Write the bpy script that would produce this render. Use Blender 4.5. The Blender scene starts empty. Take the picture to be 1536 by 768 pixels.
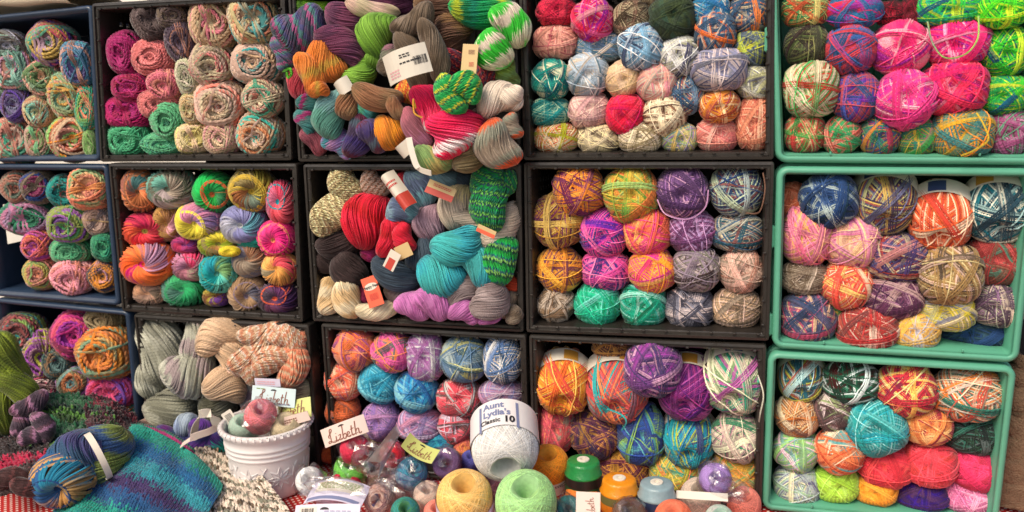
import bpy, math, random, re
import numpy as np
from mathutils import Vector, Matrix, Euler

sc = bpy.context.scene
COL = sc.collection
R_ = math.radians
S = 0.45                      # one crate width in metres

# ------------------------------------------------------------------ camera
cam_d = bpy.data.cameras.new('camera')
cam = bpy.data.objects.new('camera', cam_d)
COL.objects.link(cam)
CAM = Vector((2.843 * S, -3.363 * S, 0.75 + (2.16 - 0.413) * S))
cam.location = CAM
cam.rotation_euler = (1.372, 0.027, 0.253)
cam_d.sensor_width = 36
cam_d.lens = 1269 / 1536 * 36
cam_d.clip_start = 0.05
cam_d.clip_end = 500
cam_d.dof.use_dof = True
cam_d.dof.focus_distance = 1.55
cam_d.dof.aperture_fstop = 3.2
sc.camera = cam
F = 1269.0
CR = Euler((1.372, 0.027, 0.253)).to_matrix()
FWD = CR @ Vector((0, 0, -1))

# ------------------------------------------------------------------ light
SUN_EL, SUN_AZ = 48, 205       # azimuth: compass style, 180 = from the camera side (-y)
world = bpy.data.worlds.new('World')
sc.world = world
world.use_nodes = True
wn = world.node_tree
bg = wn.nodes['Background']
sky = wn.nodes.new('ShaderNodeTexSky')
sky.sky_type = 'NISHITA'
sky.sun_disc = False
sky.sun_elevation = R_(SUN_EL)
sky.sun_rotation = R_(SUN_AZ)
sky.dust_density = 4.0
sky.ozone_density = 0.4
wn.links.new(sky.outputs[0], bg.inputs[0])
bg.inputs[1].default_value = 0.105
sun_d = bpy.data.lights.new('sun', 'SUN')
sun_d.energy = 1.8
sun_d.angle = R_(24)
sun_d.color = (1.0, 0.86, 0.66)
sun = bpy.data.objects.new('sun', sun_d)
COL.objects.link(sun)
az = R_(SUN_AZ)
sdir = Vector((math.sin(az) * math.cos(R_(SUN_EL)), math.cos(az) * math.cos(R_(SUN_EL)), math.sin(R_(SUN_EL))))
sun.rotation_euler = (-sdir).to_track_quat('-Z', 'Y').to_euler()
sc.view_settings.view_transform = 'Standard'
sc.view_settings.look = 'None'
sc.view_settings.exposure = 0.38
sc.view_settings.gamma = 1
sc.cycles.max_bounces = 6
sc.cycles.transparent_max_bounces = 12

# ------------------------------------------------------------------ helpers
def ray(px, py):
    return CR @ Vector(((px - 768) / F, -(py - 384) / F, -1))

def at(px, py, Y):
    d = ray(px, py)
    return CAM + d * ((Y - CAM.y) / d.y)

def at_z(px, py, Z):
    d = ray(px, py)
    return CAM + d * ((Z - CAM.z) / d.z)

def mpp(p):                    # metres per photo pixel at a point
    return (Vector(p) - CAM).dot(FWD) / F

def srgb(c):
    return tuple(((v / 12.92) if v <= 0.04045 else ((v + 0.055) / 1.055) ** 2.4) for v in c)

def hx(s):
    if len(s) == 3:
        c = tuple(int(ch, 16) / 15 for ch in s)
    else:
        c = tuple(int(s[i:i + 2], 16) / 255 for i in (0, 2, 4))
    return srgb(c)

def mesh_np(name, V, Fq, attrs=None, smooth=True):
    V = np.asarray(V, dtype=np.float32)
    me = bpy.data.meshes.new(name)
    if isinstance(Fq, np.ndarray):
        nf, k = Fq.shape
        me.vertices.add(len(V))
        me.vertices.foreach_set('co', V.ravel())
        me.loops.add(nf * k)
        me.loops.foreach_set('vertex_index', Fq.astype(np.int32).ravel())
        me.polygons.add(nf)
        me.polygons.foreach_set('loop_start', np.arange(0, nf * k, k, dtype=np.int32))
        me.update(calc_edges=True)
    else:
        me.from_pydata([tuple(map(float, v)) for v in V], [], [tuple(f) for f in Fq])
        me.update()
    me.polygons.foreach_set('use_smooth', np.full(len(me.polygons), smooth))
    if attrs:
        for k_, a in attrs.items():
            at_ = me.attributes.new(k_, 'FLOAT', 'POINT')
            at_.data.foreach_set('value', np.asarray(a, dtype=np.float32))
    return me

def link(name, me, mat, parent=None, loc=None, rot=None, scale=None):
    o = bpy.data.objects.new(name, me)
    COL.objects.link(o)
    if mat is not None and len(me.materials) == 0:
        me.materials.append(mat)
    if parent is not None:
        o.parent = parent
    if loc is not None: o.location = loc
    if rot is not None: o.rotation_euler = rot
    if scale is not None: o.scale = scale
    return o

def empty(name, loc, rot=(0, 0, 0)):
    o = bpy.data.objects.new(name, None)
    o.empty_display_size = 0.03
    COL.objects.link(o)
    o.location = loc
    o.rotation_euler = rot
    return o

LABELS = {}
def tag(o, label, cat, group=None):
    o['label'] = label
    o['category'] = cat
    if group: o['group'] = group
    LABELS.setdefault(label, []).append(o.name)
    n = len(label.split())
    if n > 16 or n < 4: print('LABEL LENGTH', n, label)
    return o

class MB:                      # a small quad/tri mesh collector
    def __init__(self): self.v = []; self.f = []
    def box(self, c, s, rot=None, bev=0.0):
        c = Vector(c); hxs = [x / 2 for x in s]
        m = rot or Matrix.Identity(3)
        i = len(self.v)
        if bev <= 0:
            for x in (-1, 1):
                for y in (-1, 1):
                    for z in (-1, 1):
                        self.v.append(c + m @ Vector((x * hxs[0], y * hxs[1], z * hxs[2])))
            for f in ((0, 1, 3, 2), (4, 6, 7, 5), (0, 4, 5, 1), (2, 3, 7, 6), (0, 2, 6, 4), (1, 5, 7, 3)):
                self.f.append(tuple(i + k for k in f))
        else:
            n = 0
            idx = {}
            for x in (-1, 1):
                for y in (-1, 1):
                    for z in (-1, 1):
                        for ax in range(3):
                            p = [x * (hxs[0] - bev), y * (hxs[1] - bev), z * (hxs[2] - bev)]
                            p[ax] += (x, y, z)[ax] * bev
                            self.v.append(c + m @ Vector(p)); idx[(x, y, z, ax)] = i + n; n += 1
            for ax in range(3):
                a, b = [k for k in range(3) if k != ax]
                for sgn in (-1, 1):
                    q = []
                    for (p, r) in ((-1, -1), (1, -1), (1, 1), (-1, 1)):
                        k = [0, 0, 0]; k[ax] = sgn; k[a] = p; k[b] = r
                        q.append(idx[(*k, ax)])
                    self.f.append(tuple(q if sgn * (1 if ax != 1 else -1) > 0 else q[::-1]))
            for ax in range(3):        # bevel quads along each edge direction
                a, b = [k for k in range(3) if k != ax]
                for p in (-1, 1):
                    for r in (-1, 1):
                        k0 = [0, 0, 0]; k1 = [0, 0, 0]
                        k0[ax], k1[ax] = -1, 1
                        for k in (k0, k1): k[a] = p; k[b] = r
                        self.f.append((idx[(*k0, a)], idx[(*k1, a)], idx[(*k1, b)], idx[(*k0, b)]))
            for x in (-1, 1):
                for y in (-1, 1):
                    for z in (-1, 1):
                        self.f.append((idx[(x, y, z, 0)], idx[(x, y, z, 1)], idx[(x, y, z, 2)]))
        return self
    def grid(self, P, closed_u=False):     # P[i][j] -> Vector
        i0 = len(self.v); nu = len(P); nv = len(P[0])
        for row in P: self.v.extend(row)
        for i in range(nu if closed_u else nu - 1):
            for j in range(nv - 1):
                a = i0 + i * nv + j; b = i0 + ((i + 1) % nu) * nv + j
                self.f.append((a, b, b + 1, a + 1))
        return self
    def build(self, name, mat, parent=None, smooth=False, **k):
        me = bpy.data.meshes.new(name)
        me.from_pydata([tuple(p) for p in self.v], [], self.f)
        me.update()
        me.polygons.foreach_set('use_smooth', [smooth] * len(me.polygons))
        return link(name, me, mat, parent, **k)

def lathe(prof, n=40, axis='z'):
    mb = MB(); P = []
    for i in range(n):
        a = 2 * math.pi * i / n
        P.append([Vector((r * math.cos(a), r * math.sin(a), z)) for r, z in prof])
    mb.grid(P, closed_u=True)
    return mb

# ------------------------------------------------------------------ materials
def new_mat(name):
    m = bpy.data.materials.new(name); m.use_nodes = True
    nt = m.node_tree
    return m, nt, nt.nodes['Principled BSDF']

def simple(name, col, rough=0.6, noise=0.15, nscale=30, bump=0.0, bscale=200, metallic=0, spec=0.5, coat=0):
    m, nt, b = new_mat(name)
    c = hx(col) if isinstance(col, str) else col
    tc = nt.nodes.new('ShaderNodeTexCoord')
    no = nt.nodes.new('ShaderNodeTexNoise'); no.inputs['Scale'].default_value = nscale
    no.inputs['Detail'].default_value = 5
    nt.links.new(tc.outputs['Object'], no.inputs['Vector'])
    mx = nt.nodes.new('ShaderNodeMix'); mx.data_type = 'RGBA'
    mx.inputs[6].default_value = (*[v * (1 - noise) for v in c], 1)
    mx.inputs[7].default_value = (*[min(1, v * (1 + noise)) for v in c], 1)
    nt.links.new(no.outputs['Fac'], mx.inputs[0])
    nt.links.new(mx.outputs[2], b.inputs['Base Color'])
    mr = nt.nodes.new('ShaderNodeMapRange')
    mr.inputs[3].default_value = max(0.02, rough - 0.12); mr.inputs[4].default_value = min(1, rough + 0.12)
    nt.links.new(no.outputs['Fac'], mr.inputs[0]); nt.links.new(mr.outputs[0], b.inputs['Roughness'])
    b.inputs['Metallic'].default_value = metallic
    b.inputs['Specular IOR Level'].default_value = spec
    b.inputs['Coat Weight'].default_value = coat
    if bump:
        n2 = nt.nodes.new('ShaderNodeTexNoise'); n2.inputs['Scale'].default_value = bscale
        nt.links.new(tc.outputs['Object'], n2.inputs['Vector'])
        bp = nt.nodes.new('ShaderNodeBump'); bp.inputs['Strength'].default_value = bump
        bp.inputs['Distance'].default_value = 0.004
        nt.links.new(n2.outputs['Fac'], bp.inputs['Height']); nt.links.new(bp.outputs[0], b.inputs['Normal'])
    return m

def yarn_mat(name, twist, fuzz, tweed):
    """Colour travels along the strand: attribute ts (position on the yarn), palette c0..c4 kept on the object."""
    m, nt, b = new_mat(name)
    N = nt.nodes.new; L = nt.links.new
    def attr(n, t='GEOMETRY'):
        a = N('ShaderNodeAttribute'); a.attribute_type = t; a.attribute_name = n; return a
    def mth(op, a, b_=None, c=None, clamp=False):
        x = N('ShaderNodeMath'); x.operation = op; x.use_clamp = clamp
        for i, v in enumerate((a, b_, c)):
            if v is None: continue
            if isinstance(v, (int, float)): x.inputs[i].default_value = v
            else: L(v, x.inputs[i])
        return x.outputs[0]
    ts = attr('ts').outputs['Fac']; j = attr('jj').outputs['Fac']; ac = attr('ac').outputs['Fac']
    fr = attr('freq', 'OBJECT').outputs['Fac']; sd = attr('seed', 'OBJECT').outputs['Fac']
    tc = N('ShaderNodeTexCoord')
    nz = N('ShaderNodeTexNoise'); nz.inputs['Scale'].default_value = 3.0; nz.inputs['Detail'].default_value = 3
    L(tc.outputs['Object'], nz.inputs['Vector'])
    u = mth('ADD', mth('MULTIPLY', ts, fr), sd)
    u = mth('ADD', u, mth('MULTIPLY', mth('SUBTRACT', nz.outputs['Fac'], 0.5), 0.12))
    u = mth('ADD', u, mth('MULTIPLY', j, 0.10))
    u = mth('FRACT', u)
    cols = [attr('c%d' % i, 'OBJECT').outputs['Color'] for i in range(5)]
    cur = cols[0]
    soft = 0.035
    for i, e in enumerate((0.22, 0.42, 0.62, 0.80, 0.97)):
        mr = N('ShaderNodeMapRange'); mr.interpolation_type = 'SMOOTHSTEP'
        mr.inputs[1].default_value = e - soft; mr.inputs[2].default_value = e + soft
        L(u, mr.inputs[0])
        mx = N('ShaderNodeMix'); mx.data_type = 'RGBA'
        L(mr.outputs[0], mx.inputs[0]); L(cur, mx.inputs[6]); L(cols[(i + 1) % 5], mx.inputs[7])
        cur = mx.outputs[2]
    # value jitter between strands and along fibres; low jj paints gap shade on cores
    n2 = N('ShaderNodeTexNoise'); n2.inputs['Scale'].default_value = tweed; n2.inputs['Detail'].default_value = 4
    L(tc.outputs['Object'], n2.inputs['Vector'])
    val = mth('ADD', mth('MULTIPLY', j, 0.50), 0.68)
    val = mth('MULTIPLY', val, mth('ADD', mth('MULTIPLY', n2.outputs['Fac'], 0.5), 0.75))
    hs = N('ShaderNodeHueSaturation'); hs.inputs['Saturation'].default_value = 1.0
    L(val, hs.inputs['Value']); L(cur, hs.inputs['Color'])
    L(hs.outputs[0], b.inputs['Base Color'])
    b.inputs['Roughness'].default_value = 0.72
    b.inputs['Specular IOR Level'].default_value = 0.25
    b.inputs['Sheen Weight'].default_value = fuzz
    b.inputs['Sheen Roughness'].default_value = 0.5
    # ply twist relief
    w = mth('SINE', mth('ADD', mth('MULTIPLY', ts, twist), mth('MULTIPLY', ac, 5.0)))
    bp = N('ShaderNodeBump'); bp.inputs['Strength'].default_value = 0.3; bp.inputs['Distance'].default_value = 0.001
    L(w, bp.inputs['Height']); L(bp.outputs[0], b.inputs['Normal'])
    return m

M_YARN = yarn_mat('yarn_fine', 260.0, 0.25, 14.0)
M_ROVE = yarn_mat('yarn_roving', 150.0, 0.4, 22.0)
M_THREAD = yarn_mat('crochet_thread', 500.0, 0.12, 8.0)
M_THREAD.node_tree.nodes['Principled BSDF'].inputs['Roughness'].default_value = 0.45

M_BLACK = simple('black_plastic', '2f2b28', 0.3, 0.35, 18, 0.25, 60)
M_BLUE = simple('blue_plastic', '2a3c54', 0.36, 0.2, 15, 0.15, 60)
M_MINT = simple('mint_plastic', '5ca88c', 0.42, 0.14, 12, 0.15, 50)
M_PAPER = simple('label_paper', 'e4dccd', 0.55, 0.05, 40)
M_TAN = simple('tan_card', 'd8bb86', 0.6, 0.08, 40)
M_INK = simple('black_ink', '1c1a20', 0.6, 0.05)
M_BROWNINK = simple('brown_ink', '87503f', 0.6, 0.05)
M_BLUEINK = simple('slate_ink', '7b83a8', 0.6, 0.05)
M_REDINK = simple('red_ink', 'c9403c', 0.6, 0.05)
M_PINKINK = simple('faded_pink_ink', 'e3aab2', 0.6, 0.05)

def set_cols(o, pal, freq, seed):
    pal = pal.split() if isinstance(pal, str) else pal
    cs = [hx(c) for c in pal]
    order = {1: (0, 0, 0, 0, 0), 2: (0, 1, 0, 0, 1), 3: (0, 1, 2, 0, 1), 4: (0, 1, 2, 0, 3), 5: (0, 1, 2, 3, 4)}[min(5, len(cs))]
    for i, k in enumerate(order):
        o['c%d' % i] = [float(x) for x in cs[k]]
    o['freq'] = float(freq); o['seed'] = float(seed)

# ------------------------------------------------------------------ yarn meshes
def ribbons(curves, closed, rad, out_dirs=None):
    """curves: (n, m, 3) array; tent-shaped strands: left edge, ridge, right edge."""
    C = np.asarray(curves); n, m, _ = C.shape
    if closed: T = np.roll(C, -1, 1) - np.roll(C, 1, 1)
    else: T = np.gradient(C, axis=1)
    T /= np.linalg.norm(T, axis=2, keepdims=True) + 1e-9
    O = C / (np.linalg.norm(C, axis=2, keepdims=True) + 1e-9) if out_dirs is None else out_dirs
    B = np.cross(T, O); B /= np.linalg.norm(B, axis=2, keepdims=True) + 1e-9
    O2 = np.cross(B, T)
    rad = np.broadcast_to(np.asarray(rad, float), (n,))[:, None, None]
    V = np.stack([C - B * rad - O2 * rad * .75, C + O2 * rad * .85, C + B * rad - O2 * rad * .75], 2)   # n,m,3,3
    idx = np.arange(n * m * 3).reshape(n, m, 3)
    a = idx if closed else idx[:, :-1]
    b = np.roll(idx, -1, 1) if closed else idx[:, 1:]
    q1 = np.stack([a[..., 0], b[..., 0], b[..., 1], a[..., 1]], -1)
    q2 = np.stack([a[..., 1], b[..., 1], b[..., 2], a[..., 2]], -1)
    Q = np.concatenate([q1.reshape(-1, 4), q2.reshape(-1, 4)])
    ac = np.tile(np.array([0., .5, 1.]), n * m)
    return V.reshape(-1, 3), Q, ac

def shape_map(P, q, hole, hw):
    """P on about the unit sphere, ball axis = y."""
    r = np.linalg.norm(P, axis=-1, keepdims=True)
    d = P / r
    c = np.abs(d[..., 1:2])
    if hole > .6:             # machine wound: round about its axis, sharp mouth
        rho = np.sqrt(np.clip(1 - c ** 2, 0, 1))
        k = (rho ** q + c ** q) ** (-1 / q)
        return d * r * k * (1 - hole * np.exp(-((1 - c) / hw) ** 5))
    k = (np.abs(d) ** q).sum(-1, keepdims=True) ** (-1 / q)
    dep = 1 - hole * np.exp(-((1 - c) / hw) ** 1.5)
    return d * r * k * dep

def core(q, hole, hw, R, nu=28, nv=18):
    th = np.linspace(0, math.pi, nv); ph = np.linspace(0, 2 * math.pi, nu, endpoint=False)
    TH, PH = np.meshgrid(th, ph, indexing='ij')
    P = np.stack([np.sin(TH) * np.cos(PH), np.cos(TH), np.sin(TH) * np.sin(PH)], -1) * R
    P = shape_map(P, q, hole, hw)
    idx = np.arange(nu * nv).reshape(nv, nu)
    a = idx[:-1]; b = idx[1:]
    Q = np.stack([a, b, np.roll(b, -1, 1), np.roll(a, -1, 1)], -1).reshape(-1, 4)
    ts = (PH / 6.28 * 3 + TH).ravel()
    return P.reshape(-1, 3), Q, ts

def merge(parts):
    Vs, Qs, A = [], [], {'ts': [], 'jj': [], 'ac': []}
    o = 0
    for V, Q, ts, jj, ac in parts:
        Vs.append(V); Qs.append(Q + o); o += len(V)
        A['ts'].append(ts); A['jj'].append(jj); A['ac'].append(ac)
    return np.concatenate(Vs), np.concatenate(Qs), {k: np.concatenate(v) for k, v in A.items()}

def circle(n, h, R, m, phase=0.0, wob=0.0, rs=None):
    n = n / np.linalg.norm(n)
    a = np.cross(n, [0.31, 0.2, 0.93]); a /= np.linalg.norm(a); b = np.cross(n, a)
    t = np.linspace(0, 2 * math.pi, m, endpoint=False) + phase
    hh = h + (wob * np.sin(t * 2 + (rs.rand() * 6 if rs else 0)) if wob else 0)
    hh = np.broadcast_to(hh, t.shape)[:, None]
    c = np.sqrt(np.clip(1 - hh ** 2, 0.02, 1))
    return R * (hh * n + c * (np.cos(t)[:, None] * a + np.sin(t)[:, None] * b))

def sock_ball(seed, style=0):
    """bands of parallel strands laid across one another round a centre hole (axis = y)"""
    rs = np.random.RandomState(seed)
    m = 36
    q = 2.2 + rs.rand() * .4; hole = .30; hw = .05
    curves, rads, base, jj = [], [], [], []
    t = 0.0
    nb = 15; phi = rs.rand() * 6.28
    for k in range(nb):
        beta = R_(rs.uniform(54, 70)) if k % 3 or k > nb - 3 else R_(rs.uniform(70, 86))
        phi += (2.399 if style == 0 else R_(120) + .30) + rs.uniform(-.12, .12)
        n = np.array([math.sin(beta) * math.cos(phi), math.cos(beta), math.sin(beta) * math.sin(phi)])
        ns = rs.randint(9, 13) if k < nb - 3 else rs.randint(4, 8)
        sp = 0.049 if k < nb - 3 else rs.uniform(.046, .056)
        R = 0.90 + 0.10 * k / nb + (.012 if k >= nb - 3 else 0)
        for j in range(ns):
            h = (j - ns / 2) * sp + rs.normal() * .003 
            curves.append(circle(n, h, R + rs.rand() * .008, m, 0, .006 if k < nb - 3 else .015, rs))
            rads.append(.028 * rs.uniform(.85, 1.12)); base.append(t); jj.append(rs.rand())
            t += 1 if k < nb - 3 else .12
        if k >= nb - 3: t += 2.3
    for k in range(2):                      # single loose ends
        v = rs.normal(size=3); v[1] *= .5
        curves.append(circle(v, rs.uniform(-.25, .25), 1.02, m, 0, .04, rs)); rads.append(.022); base.append(t + k * .1); jj.append(1)
    C = shape_map(np.array(curves), q, hole, hw)
    return pack(C, rads, base, jj, q, hole, hw, .87, m)

def pack(C, rads, base, jj, q, hole, hw, Rc, m):
    V, Q, ac = ribbons(C, True, rads)
    n = len(rads)
    tt = np.minimum(np.linspace(0, 1, m, endpoint=False), 1)
    ts = (np.array(base)[:, None] + tt[None, :])
    ts = np.repeat(ts.ravel(), 3); J = np.repeat(np.repeat(jj, m), 3)
    Vc, Qc, tc = core(q, hole, hw, Rc, 32, 56) if hole > .6 else core(q, hole, hw, Rc)
    return merge([(V, Q, ts, J, ac), (Vc, Qc, tc * 7, np.full(len(Vc), .1), np.zeros(len(Vc)))])  # core value set low: shade between strands put into its colour

def sph(th, ph, R):
    """point at angle th from the -y pole, azimuth ph"""
    return np.stack([R * np.sin(th) * np.cos(ph), -R * np.cos(th), R * np.sin(th) * np.sin(ph)], -1)

def pinwheel(seed, rad=.048):
    """roll whose strands fan out of the centre hole and over the edge, with coils down the hole"""
    rs = np.random.RandomState(seed)
    q, hole, hw = 2.2 + rs.rand() * .3, .52, .075
    sg = 1 if rs.rand() < .5 else -1
    sw = sg * rs.uniform(1.0, 1.7); m = 30; n = 62
    parts = []
    C, rads, T, jj = [], [], [], []
    th = np.linspace(R_(15), R_(162), m)
    u = (th - th[0]) / (th[-1] - th[0])
    for i in range(n):
        ph = 2 * math.pi * i / n + sw * (u ** .55) * 1.3 + rs.normal() * .02 + .06 * np.sin(u * 7 + rs.rand() * 6)
        R = .955 + .03 * math.sin(i * 1.7) + rs.uniform(-.012, .02) + .03 * np.sin(u * math.pi)
        C.append(sph(th, ph, R)); rads.append(rad * rs.uniform(.85, 1.3)); jj.append(rs.rand())
        T.append(i / n * .72 + .04 * u)
    C = shape_map(np.array(C), q, hole, hw)
    V, Q, ac = ribbons(C, False, rads)
    parts.append((V, Q, np.repeat(np.array(T).ravel(), 3), np.repeat(np.repeat(jj, m), 3), ac))
    C, rads, T, jj = [], [], [], []
    m2 = 40; a = np.linspace(0, 2 * math.pi, m2, endpoint=False)
    for k in range(6):                        # coils down the hole
        t_ = R_(3 + 2.3 * k)
        C.append(sph(t_ + .05 * np.sin(a + k), a, .93 + .008 * k)); rads.append(.045); T.append(.80 + a * 0 + .012 * k); jj.append(rs.rand())
    nr = rs.randint(0, 4); t0 = R_(rs.uniform(34, 46)); ph0 = rs.rand() * 6.28
    for k in range(nr):                       # a sweep of strands lying round the hole
        t_ = t0 + k * .075 + .22 * np.sin(a + ph0)
        C.append(sph(t_, a, 1.005 + .008 * k)); rads.append(rad); T.append(.86 + a / 6.28 * .06); jj.append(rs.rand())
    t0 = R_(rs.uniform(70, 95)); ph0 = rs.rand() * 6.28
    for k in range(rs.randint(3, 8)):         # and round the outside
        t_ = t0 + k * .08 + .3 * np.sin(a + ph0) + .03 * np.sin(3 * a + k)
        C.append(sph(t_, a, 1.0 + .006 * k)); rads.append(rad); T.append(.50 + a / 6.28 * .2); jj.append(rs.rand())
    C = shape_map(np.array(C), q, hole, hw)
    V, Q, ac = ribbons(C, True, rads)
    parts.append((V, Q, np.repeat(np.array(T).ravel(), 3), np.repeat(np.repeat(jj, m2), 3), ac))
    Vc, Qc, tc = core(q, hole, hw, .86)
    parts.append((Vc, Qc, tc * 0 + .1, np.full(len(Vc), .0), np.zeros(len(Vc))))  # core coloured darker to paint in the gaps under the fan
    return merge(parts)

def rope_roll(seed, rad=.047):
    """thick two-ply strand coiled round and round the centre hole"""
    rs = np.random.RandomState(seed)
    q, hole, hw = 2.15 + rs.rand() * .3, .45, .08
    m = 112; a = np.linspace(0, 2 * math.pi, m, endpoint=False)
    C, rads, T, jj = [], [], [], []
    th = 5.0; k = 0
    while th < 165:
        tw = rs.randint(13, 18); ph = rs.rand() * 6.28
        lean = R_(rs.uniform(2, 7)); la = rs.rand() * 6.28
        base = R_(th) + lean * np.sin(a + la) + .025 * np.sin(3 * a + ph)
        Rr = 1 + rs.uniform(-.04, .035)
        turns = tw * min(1, math.sin(R_(th)) + .15); turns = max(3, int(turns))
        for s in (0, math.pi):
            hel = a * turns + s + ph
            C.append(sph(base + rad * .62 * np.sin(hel), a, Rr + rad * .62 * np.cos(hel))); rads.append(rad * rs.uniform(.8, .95))
            T.append(k + a / 6.283); jj.append(rs.rand())
        th += rs.uniform(6.2, 8.6) * rad / .047; k += 1
    for e in range(rs.randint(2, 5)):         # a few turns laid slantwise over the rest
        n = rs.normal(size=3); n /= np.linalg.norm(n); h0 = rs.uniform(-.3, .3)
        for s_ in range(rs.randint(1, 4)):
            P = circle(n, h0 + s_ * .11, 1.035, m, 0, .05, rs)
            C.append(P); rads.append(rad * 1.15); T.append(k + e * 1.7 + a / 6.283); jj.append(rs.rand())
    C = shape_map(np.array(C), q, hole, hw)
    C *= (1 + .035 * np.sin(C[..., 0:1] * 4 + seed) * np.sin(C[..., 2:3] * 3.3 + 1))
    V, Q, ac = ribbons(C, True, rads)
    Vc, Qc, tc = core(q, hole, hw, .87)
    return merge([(V, Q, np.repeat(np.array(T).ravel(), 3), np.repeat(np.repeat(jj, m), 3), ac), (Vc, Qc, tc, np.zeros(len(Vc)), np.zeros(len(Vc)))])  # core takes the lowest value, painted shade beneath the coils

def thread_ball(seed):
    """machine wound crochet thread, deep hole, fine diagonal thread"""
    rs = np.random.RandomState(seed)
    m = 44; q = 3.2; hole = .85; hw = .060
    curves, rads, base, jj = [], [], [], []
    for i in range(190):
        ph = i * 2.399 if i % 2 else i * 2 * math.pi / 190 * 2
        be = R_(90 - (24 + 16 * ((i * .618) % 1)))
        n = np.array([math.sin(be) * math.cos(ph), math.cos(be), math.sin(be) * math.sin(ph)])
        curves.append(circle(n, 0, .99 + .008 * (i / 190), m)); rads.append(.010); base.append(i); jj.append(rs.rand())
    C = shape_map(np.array(curves), q, hole, hw)
    return pack(C, rads, base, jj, q, hole, hw, .985, m)

def lobe(seed, turns, nst, rad):
    """one fold of a twisted hank: strands run along local x and turn round it"""
    rs = np.random.RandomState(seed)
    m = 26
    curves, rads, base, jj, outs = [], [], [], [], []
    s = np.linspace(0.0, 1, m)
    bend = rs.choice((-1, 1)) * rs.uniform(.12, .30)
    cz = bend * (1 - (2 * s - 1) ** 2) * 2 - bend
    prof = (1 - np.abs(2 * s - 1) ** 3.0) ** .55
    prof = np.maximum(prof, .05)
    for i in range(nst):
        a0 = 2 * math.pi * i / nst + rs.normal() * .03
        tw = turns * 2 * math.pi + rs.normal() * .12
        a = a0 + tw * (s - .5) + .15 * np.sin(s * 6 + rs.rand() * 6) * rs.rand()
        lay = 1.0 + rs.uniform(-.075, .045)
        r = prof * lay * (1 + .05 * math.sin(a0 * 3 + seed) + .03 * np.sin(s * 9 + seed))
        x = (2 * s - 1) * (1 + rs.normal() * .012)
        curves.append(np.stack([x, r * np.cos(a), r * np.sin(a) + cz], -1))
        outs.append(np.stack([0 * s + (2 * s - 1) * .4, np.cos(a), np.sin(a)], -1))
        rads.append(rad * rs.uniform(.8, 1.25)); base.append(rs.rand() * .05); jj.append(rs.rand())
    C = np.array(curves); V, Q, ac = ribbons(C, False, rads, np.array(outs))
    ts = np.repeat((np.array(base)[:, None] + s[None, :]).ravel(), 3)
    J = np.repeat(np.repeat(jj, m), 3)
    nu = 20
    ph = np.linspace(0, 2 * math.pi, nu, endpoint=False)
    SS, PH = np.meshgrid(s, ph, indexing='ij'); PR = prof[:, None] * .93
    Vc = np.stack([2 * SS - 1, PR * np.cos(PH), PR * np.sin(PH) + cz[:, None]], -1).reshape(-1, 3)
    idx = np.arange(m * nu).reshape(m, nu); a = idx[:-1]; b = idx[1:]
    Qc = np.stack([a, np.roll(a, -1, 1), np.roll(b, -1, 1), b], -1).reshape(-1, 4)
    return merge([(V, Q, ts, J, ac), (Vc, Qc, SS.ravel(), np.full(len(Vc), .1), np.zeros(len(Vc)))])  # inner tube coloured darker as shade between the hank strands

BANK = {}
def bank(kind, n, fn, mat):
    BANK[kind] = []
    for i in range(n):
        V, Q, A = fn(i)
        me = mesh_np('wound_yarn', V, Q, A)
        me.materials.append(mat)
        BANK[kind].append(me)
bank('s', 12, lambda i: sock_ball(10 + i, i % 2), M_YARN)
bank('r', 12, lambda i: pinwheel(40 + i), M_YARN)
bank('k', 9, lambda i: rope_roll(70 + i), M_ROVE)
bank('t', 3, lambda i: thread_ball(90 + i), M_THREAD)
bank('h', 8, lambda i: lobe(100 + i, (.12, .28, .45, .65)[i % 4] * (1 if i < 4 else -1), 104, .0275), M_YARN)
bank('w', 6, lambda i: lobe(120 + i, (.2, .4, .65)[i % 3] * (1 if i % 2 else -1), 54, .050), M_ROVE)

# ------------------------------------------------------------------ placing yarn
Z = {'Z1': (0, 0, 2.953), 'Z2': (130, 0, 3.072), 'Z3': (400, 0, 2.955), 'Z4': (780, 0, 3.0725), 'Z5': (1150, 0, 2.953),
     'Z6': (0, 230, 3.34), 'Z7': (160, 230, 2.955), 'Z8': (440, 230, 2.844), 'Y1': (780, 230, 2.744), 'Y2': (1140, 240, 2.477),
     'Y3': (0, 440, 2.343), 'Y4': (190, 460, 2.493), 'Y5': (460, 470, 2.578), 'Y6': (780, 490, 2.762), 'Y7': (1130, 510, 2.978),
     'Y8': (420, 600, 3.84)}
RNG = random.Random(5)

def view_angles(p):
    d = CAM - Vector(p)
    yaw = math.atan2(d.x, -d.y)          # rotate -y towards camera
    pit = math.atan2(d.z, math.hypot(d.x, d.y))
    return yaw, pit

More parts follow.
